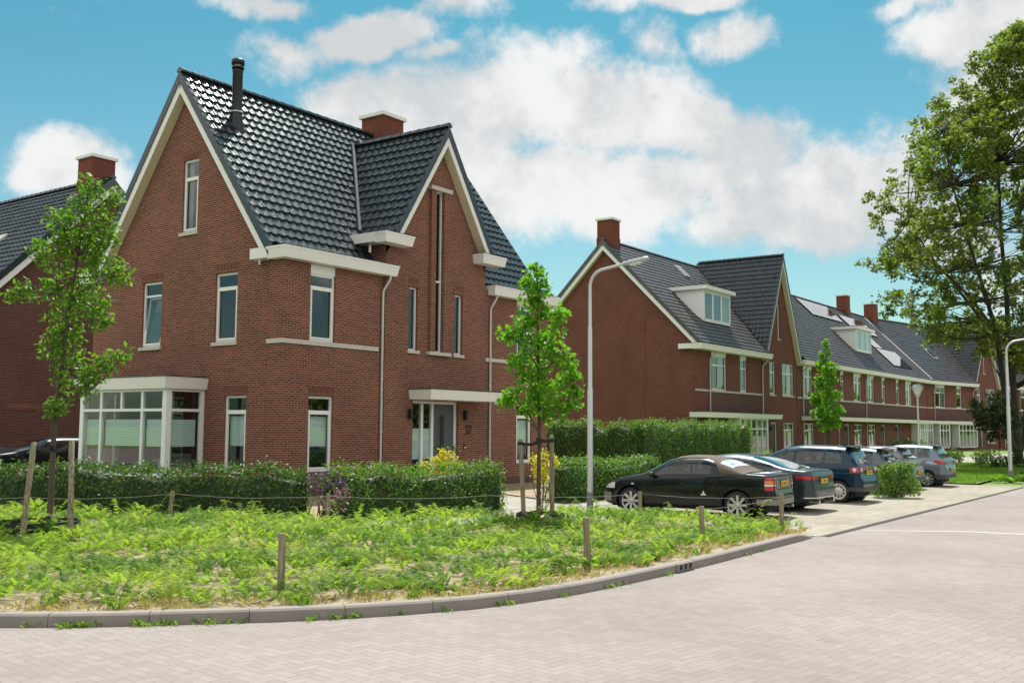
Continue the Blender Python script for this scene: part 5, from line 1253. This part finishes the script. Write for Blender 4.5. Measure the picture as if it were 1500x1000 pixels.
def shrub(label, px, D, mat, shape, size, n, cat='shrub', name='shrub', group=None, extra=None, sq=(1,1,1)):
    t = thing(name, label, cat, (0,0,0), 0, group); m = MB(); P = []
    g = Vector(at(px[0][0], px[0][1], D)); g.z = .02
    for x, y, r in px:
        c = at(x, y, D+random.uniform(-.4,.4)*r*D/FPX); rr = r*D/FPX
        limb(m, (g.x+random.uniform(-.1,.1), g.y+random.uniform(-.1,.1), g.z), c, .012+.01*rr, .004, .1, 4, 5)
        P.append(ball(c, rr, max(20, int(n*rr*rr)), .2, sq))
    m.build('stem', M_['leaf_bark'], t, uv=False)
    leaves('foliage', np.concatenate(P), mat, size, shape, None, .8, .5, t, 0)
    if extra:
        mt, k, sz = extra; P2 = np.concatenate([ball(at(x, y, D), r*D/FPX*1.05, k, .85) for x, y, r in px]); leaves('flower', P2, mt, sz, RHOMB, None, 1., .4, t)['kind'] = 'stuff'
    return t
random.seed(5)
shrub('golden yellow shrub in front of the front door', [(650,690,16),(640,678,14),(660,674,14),(632,690,12),(652,664,10),(668,684,9),(622,682,8)], 26.2, 'leaf_gold', RHOMB, .085, 2600)
shrub('dark red-brown shrub behind the golden one at the front door', [(655,662,12),(668,658,8),(643,658,9),(640,652,6)], 27.0, 'leaf_dark', RHOMB, .08, 1500)
shrub('golden yellow bush seen between the two stakes of the middle young tree', [(795,700,14),(795,678,16),(782,672,10),(808,672,10),(815,680,8),(795,664,9),(790,690,14)], 24.6, 'leaf_gold', RHOMB, .07, 2600)
shrub('loose green bush with yellowish tips on the strip between two parked cars', [(1310,715,22),(1292,705,17),(1330,705,18),(1310,695,18),(1325,690,12),(1295,690,12),(1340,715,12),(1285,718,12),(1318,682,9),(1300,685,9),(1334,684,8)], 30.6, 'leaf_shrub', RHOMB, .085, 3800)
shrub('flowering garden plant with purple blooms above the hedge', [(470,706,14),(486,702,14),(460,702,10),(498,712,10)], 21.6, 'leaf_hedge', RHOMB, .055, 1800, 'plant', 'flowering_plant', None, ('flower_purple', 70, .05))
shrub('flowering bush with pink blooms at the corner of the front hedge', [(492,726,12),(500,738,12),(486,742,12),(506,722,9),(478,735,10)], 20.6, 'leaf_hedge', RHOMB, .055, 1800, 'plant', 'flowering_plant', None, ('flower_pink', 45, .05))
shrub('rounded light green shrub at the bay window of the terrace behind the light blue car', [(1398,674,12),(1390,668,8),(1406,668,8),(1398,664,8)], 48, 'leaf_shrub', RHOMB, .12, 1300)
shrub('rounded light green shrub left of the lamp on the lawn', [(1440,672,12),(1430,668,8),(1450,666,9),(1440,664,7),(1436,676,9)], 50, 'leaf_shrub', RHOMB, .12, 1300)
shrub('dark shrub behind the lamp on the lawn', [(1465,676,13),(1480,674,12),(1455,680,8),(1495,676,12),(1488,664,9)], 54, 'leaf_dark', RHOMB, .14, 1000)
shrub('dark low hedge-like shrub at the terrace door behind the plum car', [(1310,650,9),(1325,648,9),(1338,652,8),(1350,652,8)], 66, 'leaf_dark', RHOMB, .16, 900)
shrub('small bright yellow-green shrub at the foot of the lantern lamp', [(1356,654,7),(1362,658,6),(1350,658,6)], 62, 'leaf_shrub', RHOMB, .13, 1200)
shrub('low shrub with pale tips under the terrace window behind the convertible', [(1125,664,6),(1140,668,6),(1158,666,7),(1132,670,6)], 46, 'leaf_shrub', RHOMB, .09, 1500)
shrub('bushy dark green young lime tree in front of the farther gable, behind the lamp', [(1452,640,8),(1450,610,20),(1432,600,14),(1468,600,20),(1470,628,18),(1440,618,14),(1458,585,14),(1485,615,16),(1425,592,9)], 55, 'leaf_dark', STAR, .22, 420, 'tree', 'small_tree')

# ------------------------------------------------------------------ hedges
def hedge(label, path, w, h, mat, size, n, lumps=.15, shape=RHOMB, z0=.03):
    t = thing('hedge', label, 'hedge', (0,0,0)); P = [Vector((x, y, 0)) for x, y in path]; core = MB(); pts = []; nrm = []
    off = RNG.uniform(0, 9)
    for a, b in zip(P, P[1:]):
        d = (b-a); L = d.length; d.normalize(); s = Vector((-d.y, d.x, 0)); q = max(2, int(L/.4))
        hh = lambda u: h*(1+.05*math.sin(u*1.7+off)+.045*math.sin(u*4.3+off*2)+.03*math.sin(u*9.1+off*3)); ww = lambda u: w*(1+.09*math.sin(u*2.3+off)+.08*math.sin(u*5.1)+.05*math.sin(u*10.3+off))
        rows = []
        for i in range(q+1):
            u = L*i/q; c = a+d*u; k = .5*ww(u)-.10; rows.append([c-s*k+Z*z0, c-s*k*1.02+Z*hh(u)*.5, c-s*k*.85+Z*(hh(u)-.12), c+s*k*.85+Z*(hh(u)-.12), c+s*k*1.02+Z*hh(u)*.5, c+s*k+Z*z0])
        core.grid(rows, 0, True); core.poly(rows[0]); core.poly(rows[-1][::-1])
        N_ = int(n*L*(w+2*h)); u = RNG.uniform(-.0, L, N_); r = RNG.uniform(0, w+2*h, N_); off3 = RNG.normal(size=N_)*.07 + lumps*np.sin(u*3.1+r*2.)*np.sin(u*1.3+off)*.6
        H = np.array([hh(x) for x in u]); Wd = np.array([ww(x) for x in u])
        lat = np.where(r < h, -Wd/2, np.where(r > h+w, Wd/2, (r-h-w/2)*Wd/w)); z = np.where(r < h, r/h*H, np.where(r > h+w, (2*h+w-r)/h*H, H))
        nl = np.where(r < h, -1., np.where(r > h+w, 1., 0.)); nz = np.where((r >= h) & (r <= h+w), 1., .15)
        lat += nl*off3; keep_ = (np.sin(u*5.3+off)+np.sin(r*9.1+u*3.7)+np.sin(u*11.7-r*6.3+off)) > -1.25-RNG.uniform(0, 1.2, N_)
        z = np.maximum(z0+.03, z+np.where(nl == 0, np.abs(off3)*1.1, 0.))
        base = np.array(a)[None]+np.array(d)[None]*u[:,None]+np.array(s)[None]*lat[:,None]; base[:,2] = z
        pts.append(base[keep_]); nrm.append((np.array(s)[None]*nl[:,None]*.9+np.stack([0*nz,0*nz,nz*.9],1))[keep_])
        for e, sg in ((a,-1),(b,1)):
            M2 = int(n*w*h*1.1); q2 = np.array(e)[None]+np.array(s)[None]*(RNG.uniform(-.5,.5,(M2,1))*w)+np.array(d)[None]*(sg*(RNG.normal(size=(M2,1))*.05+.02)); q2[:,2] = RNG.uniform(z0, h, M2)
            pts.append(q2); nrm.append(np.repeat(np.array(d)[None]*sg, M2, 0))
        M3 = int(L*60); q3 = np.array(a)[None]+np.array(d)[None]*RNG.uniform(0, L, (M3,1))+np.array(s)[None]*(RNG.uniform(-.5,.5,(M3,1))*w); q3[:,2] = h*1.03+np.abs(RNG.normal(size=M3))*.075
        pts.append(q3); nrm.append(np.zeros((M3,3)))
    core.build('hedge_core', M_['leaf_dark'], t, uv=False)  # solid dark core added inside the leaves to block light
    leaves('foliage', np.concatenate(pts), mat, size, shape, np.concatenate(nrm), .65, .25, t)
hedge('long dark clipped hedge under the bay window on the left', [(-8.6,4.2),(-3.75,-4.95)], .75, 1.0, 'leaf_hedge', .078, 520)
hedge('clipped green hedge in front of the front door with sunlit top', [(-3.3,-5.35),(1.05,-6.45)], .80, 1.0, 'leaf_beech', .074, 580)
hedge('low clipped hedge behind the lamp, right of the garden path', [(4.4,-6.1),(9.3,-6.3)], .75, 1.0, 'leaf_beech', .074, 540)
hedge('tall clipped garden hedge round the end terrace house, higher than a car', [(19.4,4.2),(19.4,-.4),(31.6,.1)], .8, 2.16, 'leaf_beech', .085, 330)
# ------------------------------------------------------------------ ground cover
def sprigs(name, P, mat, L, lab=None, pairs=12, rise=.55, az=None):
    n = len(P); az = RNG.uniform(0, 2*PI, n) if az is None else az; ln = L*RNG.uniform(.6, 1.25, n); rs = rise*RNG.uniform(.35, 1.3, n)
    f = np.stack([np.cos(az), np.sin(az), 0*az], 1); sd = np.stack([-np.sin(az), np.cos(az), 0*az], 1); up = np.array([0,0,1.])
    V = []
    for k in range(pairs):
        t = (k+1)/(pairs+.5)
        pos = P + f*(ln*t)[:,None] + up*(ln*rs*(np.sin(t*PI*.62)))[:,None]
        s = (ln*.27*(1-.5*t))[:,None]; dz = (rs*(np.cos(t*PI*.62)))[:,None]
        for g in (-1, 1):
            tip = pos + (sd*g*.85 + f*.65 + up*(dz*.4+.12+RNG.normal(size=(n,1))*.15))*s
            V.append(np.stack([pos, pos + f*(ln*.050)[:,None] + up*dz*.03, tip], 1))
    o = npmesh(name, np.concatenate(V), None, MAT[mat]); o['kind'] = 'stuff'
    if lab: o['label'] = lab; o['category'] = 'ground cover'
    return o
KA = np.array(KERB)
def kdist(P):
    d = np.full(len(P), 1e9)
    for a, b in zip(KA, KA[1:]):
        ab = b-a; t = np.clip(((P-a)@ab)/(ab@ab), 0, 1); d = np.minimum(d, np.linalg.norm(P-(a+t[:,None]*ab), axis=1))
    return d
def scatter(n, margin=.0):
    P = np.stack([RNG.uniform(-16.2, .4, n), RNG.uniform(-15, 5.5, n)], 1); return P[inpoly(P, bedpoly)]
def fnoise(P, s, ph=0.):
    return (np.sin(P[:,0]*s+ph)+np.sin(P[:,1]*s*1.13+1.7*ph)+np.sin((P[:,0]+P[:,1])*s*.77+2.+ph)+np.sin((P[:,0]-1.3*P[:,1])*s*1.9+ph*.6)*.7)/3.7
def cover():
    P = scatter(78000); kd = kdist(P); nz = fnoise(P, 2.3); nz2 = fnoise(P, 5.7, 3.)
    ok = (kd > .40+.30*nz+.16*nz2) & (RNG.uniform(size=len(P)) < np.clip(.84+.5*nz+.3*nz2, .1, 1)); P, nz, nz2, kd = P[ok], nz[ok], nz2[ok], kd[ok]
    near = np.clip((kd-.3)/2.2, 0, 1)
    # low rounded clumps, each with shoots fanning out from its middle
    CC = scatter(900); dd = np.full(len(P), 9.); own = np.zeros(len(P), int)
    for k, c in enumerate(CC):
        q = np.hypot(P[:,0]-c[0], P[:,1]-c[1])*(1+.35*np.sin(k*1.7)); w = q < dd; dd[w] = q[w]; own[w] = k
    ch = RNG.uniform(.10, .27, len(CC)); dome = np.clip(1-(dd/.44)**2, 0, 1)
    zz = .09+(ch[own]*dome+RNG.uniform(0, .07, len(P)))*(.45+.55*near)*(1+.35*nz)
    out = np.arctan2(P[:,1]-CC[own,1], P[:,0]-CC[own,0])+RNG.normal(size=len(P))*.75
    P3 = np.concatenate([P, zz[:,None]], 1)
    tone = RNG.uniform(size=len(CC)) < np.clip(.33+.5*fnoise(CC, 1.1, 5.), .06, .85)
    dark = np.where(RNG.uniform(size=len(P)) < .78, tone[own], RNG.uniform(size=len(P)) < .3) | (dome < .07)  # sprigs low between clumps also go dark, as painted shade
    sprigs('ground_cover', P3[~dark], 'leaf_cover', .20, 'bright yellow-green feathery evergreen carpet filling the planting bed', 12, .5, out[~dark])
    sprigs('ground_cover', P3[dark], 'leaf_coverdark', .20, 'darker green feathery tufts and painted shade between clumps of the planting bed carpet', 12, .5, out[dark])
    # long upright shoots at the back edge
    Q = scatter(6000); q = kdist(Q); b = np.full(len(Q), 1e9); BA = np.array(BACK)
    for a_, b_ in zip(BA, BA[1:]):
        ab = b_-a_; t = np.clip(((Q-a_)@ab)/(ab@ab), 0, 1); b = np.minimum(b, np.linalg.norm(Q-(a_+t[:,None]*ab), axis=1))
    Q = Q[(b < 1.1) & (RNG.uniform(size=len(Q)) < .30)]; sprigs('ground_cover', np.concatenate([Q, RNG.uniform(.10,.24,(len(Q),1))], 1), 'leaf_cover', .34, 'long arching shoots along the back edge of the planting bed', 10, .95)
    # dry litter and grass tufts along the kerb
    def blades(name, P, n, mat, h, w, z, lab, cat):
        k = len(P); B = np.repeat(P, n, 0)+RNG.normal(size=(k*n,2))*.045; az = RNG.uniform(0, 2*PI, k*n); hh = h*RNG.uniform(.4, 1.2, k*n); lean = RNG.uniform(.15, 1.1, k*n)
        d = np.stack([np.cos(az), np.sin(az), 0*az], 1); s = np.stack([-np.sin(az), np.cos(az), 0*az], 1)*w; B = np.concatenate([B, np.full((k*n,1), z)], 1)
        mid = B+d*(hh*lean*.4)[:,None]+np.array([0,0,1.])*(hh*.6)[:,None]; tip = B+d*(hh*lean)[:,None]+np.array([0,0,1.])*(hh*(1.05-.45*lean))[:,None]
        o = npmesh(name, np.stack([B-s, B+s, mid+s*.7, tip], 1), None, MAT[mat]); o['kind'] = 'stuff'; o['label'] = lab; o['category'] = cat
    Q = scatter(26000); q = kdist(Q); Q = Q[(q > .17) & (q < .85) & (RNG.uniform(size=len(Q)) < .42)]
    blades('dry_grass', Q, 7, 'dry_grass', .10, .004, .10, 'straw-coloured dry litter on the bare soil along the kerb', 'dry grass')
    Q = scatter(9000); q = kdist(Q); Q = Q[(q > .2) & (q < 1.2) & (RNG.uniform(size=len(Q)) < .10)]
    blades('grass', Q, 16, 'grass_blade', .17, .005, .10, 'green grass tufts on the bare soil along the kerb', 'grass')
    W = []
    for (a, b), cnt in zip(zip(KERB[3:], KERB[4:]), [2,3,6,8,4,3,3,2,2,1,2,1,1,0,1,1,0]):
        for _ in range(cnt): t = random.random(); W.append((a[0]+(b[0]-a[0])*t-.015, a[1]+(b[1]-a[1])*t-.03))
    blades('weeds', np.array(W), 11, 'grass_blade', .085, .004, .0, 'small weeds growing out of the joint at the foot of the kerb', 'weeds')
    G = np.stack([RNG.uniform(22.5, 48, 15000), RNG.uniform(-13, -7, 15000)], 1); G = G[inpoly(G, [(22.5,-12.9),(30,-12.5),(48,-11.8),(48,-7.2),(34,-7.6),(22.5,-8.2)])]
    blades('lawn_grass', G, 5, 'grass_blade', .11, .011, .05, 'mown grass of the lawn on the right', 'grass')
    G = RNG.normal(size=(60,2))*.35+np.array([25.6,-13.55]); blades('long_grass', G[:34], 12, 'grass_blade', .34, .010, .03, 'unmown long grass round the foot of the lamp on the lawn', 'grass')
cover()

def tree_line():
    # what stands on the other side of the two streets: it is only seen mirrored in the window panes
    P = []
    for x0, y0, dx, dy, n in ((-48,-14,-2,1,11), (-8,-62,1,-.1,14), (100,-58,1.25,.12,18)):
        for k in range(n):
            if random.random() < .12: continue
            c = np.array([x0+dx*k*(1.6 if dx < -1 else 7.5)+random.uniform(-2,2), y0+dy*k*7.5+random.uniform(-2,2), 0]); H = random.uniform(7, 13); w = random.uniform(3, 4.6)
            for _ in range(9): P.append(ball(c+np.array([random.gauss(0,w*.4), random.gauss(0,w*.4), H*random.uniform(.25,.9)]), w*.62, 260, .3))
    o = leaves('tree_line', np.concatenate(P), 'leaf_maple', .75, RHOMB, None, .8, .5); o['kind'] = 'stuff'; o['label'] = 'leafy trees across the street, seen only mirrored in window panes'; o['category'] = 'trees'
tree_line()
# ------------------------------------------------------------------ sun and sky
SUN_AZ, SUN_EL = R(31), R(58)                           # azimuth from +x towards +y
sd = Vector((math.cos(SUN_AZ)*math.cos(SUN_EL), math.sin(SUN_AZ)*math.cos(SUN_EL), math.sin(SUN_EL)))
l = bpy.data.lights.new('sun', 'SUN'); l.energy = 3.7; l.angle = R(.55); l.color = (1., .955, .88)
o = bpy.data.objects.new('sun', l); COL.objects.link(o); o.rotation_euler = sd.to_track_quat('Z', 'Y').to_euler(); o.location = sd*60
W = bpy.data.worlds.new('World'); S.world = W; W.use_nodes = True; nt = W.node_tree; nt.nodes.clear()
out = N(nt, 'ShaderNodeOutputWorld'); bg = N(nt, 'ShaderNodeBackground', i_Strength=.12); nt.links.new(bg.outputs[0], out.inputs[0])
sky = N(nt, 'ShaderNodeTexSky'); sky.sky_type = 'NISHITA'; sky.sun_disc = False; sky.sun_elevation = SUN_EL; sky.sun_rotation = PI/2-SUN_AZ; sky.air_density = 1.; sky.dust_density = 1.; sky.ozone_density = 1.
g = N(nt, 'ShaderNodeTexCoord').outputs['Generated']
sp = N(nt, 'ShaderNodeSeparateXYZ'); nt.links.new(g, sp.inputs[0])
az = math_(nt, 'ARCTAN2', sp.outputs[1], sp.outputs[0]); el = math_(nt, 'ARCSINE', sp.outputs[2])
DEG = 57.29578
cb = N(nt, 'ShaderNodeCombineXYZ'); nt.links.new(math_(nt, 'MULTIPLY', az, -DEG), cb.inputs[0]); nt.links.new(math_(nt, 'MULTIPLY', el, DEG), cb.inputs[1])
wv = N(nt, 'ShaderNodeTexNoise', i_Scale=7., i_Detail=4, i_Roughness=.6); nt.links.new(g, wv.inputs['Vector'])
wob = N(nt, 'ShaderNodeVectorMath', operation='MULTIPLY_ADD'); nt.links.new(wv.outputs['Color'], wob.inputs[0]); wob.inputs[1].default_value = (5., 3.4, 0); wob.inputs[2].default_value = (-2.5, -1.7, 0)
pos = N(nt, 'ShaderNodeVectorMath', operation='ADD'); nt.links.new(cb.outputs[0], pos.inputs[0]); nt.links.new(wob.outputs[0], pos.inputs[1])
# cumulus: (azimuth, elevation, half width, half height) in degrees, azimuth clockwise
CL = []
for x, y, rx, ry in ((560,165,130,75),(700,175,200,95),(860,165,190,85),(820,105,80,55),(1000,185,100,60),(760,270,260,90),(930,280,250,85),(1090,235,120,75),(1120,310,200,75),(1230,290,130,95),(1320,205,75,50),(1310,270,100,80),(620,240,150,80),
    (1440,35,130,55),(1520,15,170,75),(545,48,110,34),(430,70,75,34),(395,0,80,20),(680,10,75,28),(945,60,50,40),(1085,48,70,28),(1010,-5,100,22),(1060,388,75,20),(110,240,85,55),(640,85,60,18),(880,0,60,18),(1330,0,60,22),(1390,350,90,50)):
    d = ray(x, y).normalized(); CL.append((-math.degrees(math.atan2(d.y, d.x)), math.degrees(math.asin(d.z)), rx/1498*DEG, ry/1498*DEG))
CL += [(-1,20,13,16),(-3,16,9,9),(-120,30,50,22),(-160,45,50,26),(-178,22,50,16),(90,20,60,20),(60,32,35,20),(100,40,40,26),(140,25,50,20),(170,55,60,24),(10,66,40,18),(-90,60,40,22)]  # unseen clouds added outside the view, to fill shade and reflections
dens = None
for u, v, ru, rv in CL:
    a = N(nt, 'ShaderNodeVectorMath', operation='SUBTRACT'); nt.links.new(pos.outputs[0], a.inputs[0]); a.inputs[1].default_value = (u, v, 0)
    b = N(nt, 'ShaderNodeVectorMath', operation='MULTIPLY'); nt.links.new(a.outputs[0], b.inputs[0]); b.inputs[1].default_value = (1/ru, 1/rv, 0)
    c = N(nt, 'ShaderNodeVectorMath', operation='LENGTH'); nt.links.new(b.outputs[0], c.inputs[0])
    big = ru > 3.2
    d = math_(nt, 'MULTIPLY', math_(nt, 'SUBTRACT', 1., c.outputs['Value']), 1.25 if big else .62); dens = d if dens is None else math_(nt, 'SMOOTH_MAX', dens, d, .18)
f1 = noise(nt, 12., 10, g, .64); f2 = noise(nt, 4.2, 5, g, .55)
f3 = noise(nt, 6.5, 3, g, .5)
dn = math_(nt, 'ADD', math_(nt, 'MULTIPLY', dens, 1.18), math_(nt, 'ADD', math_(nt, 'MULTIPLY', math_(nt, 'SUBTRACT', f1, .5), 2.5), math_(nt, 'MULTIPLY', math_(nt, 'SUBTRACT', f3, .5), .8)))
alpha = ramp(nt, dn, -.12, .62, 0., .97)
wisp = math_(nt, 'MULTIPLY', ramp(nt, noise(nt, 5.5, 8, g, .62), .55, .82), .16)
alpha = math_(nt, 'MAXIMUM', alpha, wisp)
body = ramp(nt, math_(nt, 'ADD', math_(nt, 'MULTIPLY', f2, .75), math_(nt, 'MULTIPLY', f1, .55)), .56, .75)
tinted = mixc(nt, 1., sky.outputs[0], mixc(nt, ramp(nt, el, R(2), R(26)), (.37,.50,.45), (.135,.41,.395)), 'MULTIPLY')
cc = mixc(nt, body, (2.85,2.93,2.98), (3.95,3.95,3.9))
cc = mixc(nt, ramp(nt, math_(nt, 'COSINE', math_(nt, 'SUBTRACT', az, YAW)), -.2, .55), (5.6,5.4,5.1), cc)   # unseen clouds behind the view brightened to fill the shaded walls
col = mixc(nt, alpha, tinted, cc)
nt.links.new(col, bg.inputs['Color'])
V = S.view_settings; V.view_transform = 'Standard'; V.look = 'None'; V.exposure = .95; V.gamma = 1
S.cycles.max_bounces = 8; S.cycles.transparent_max_bounces = 16; S.cycles.caustics_reflective = False; S.cycles.caustics_refractive = False
S.cycles.use_denoising = True; S.cycles.sample_clamp_indirect = 6
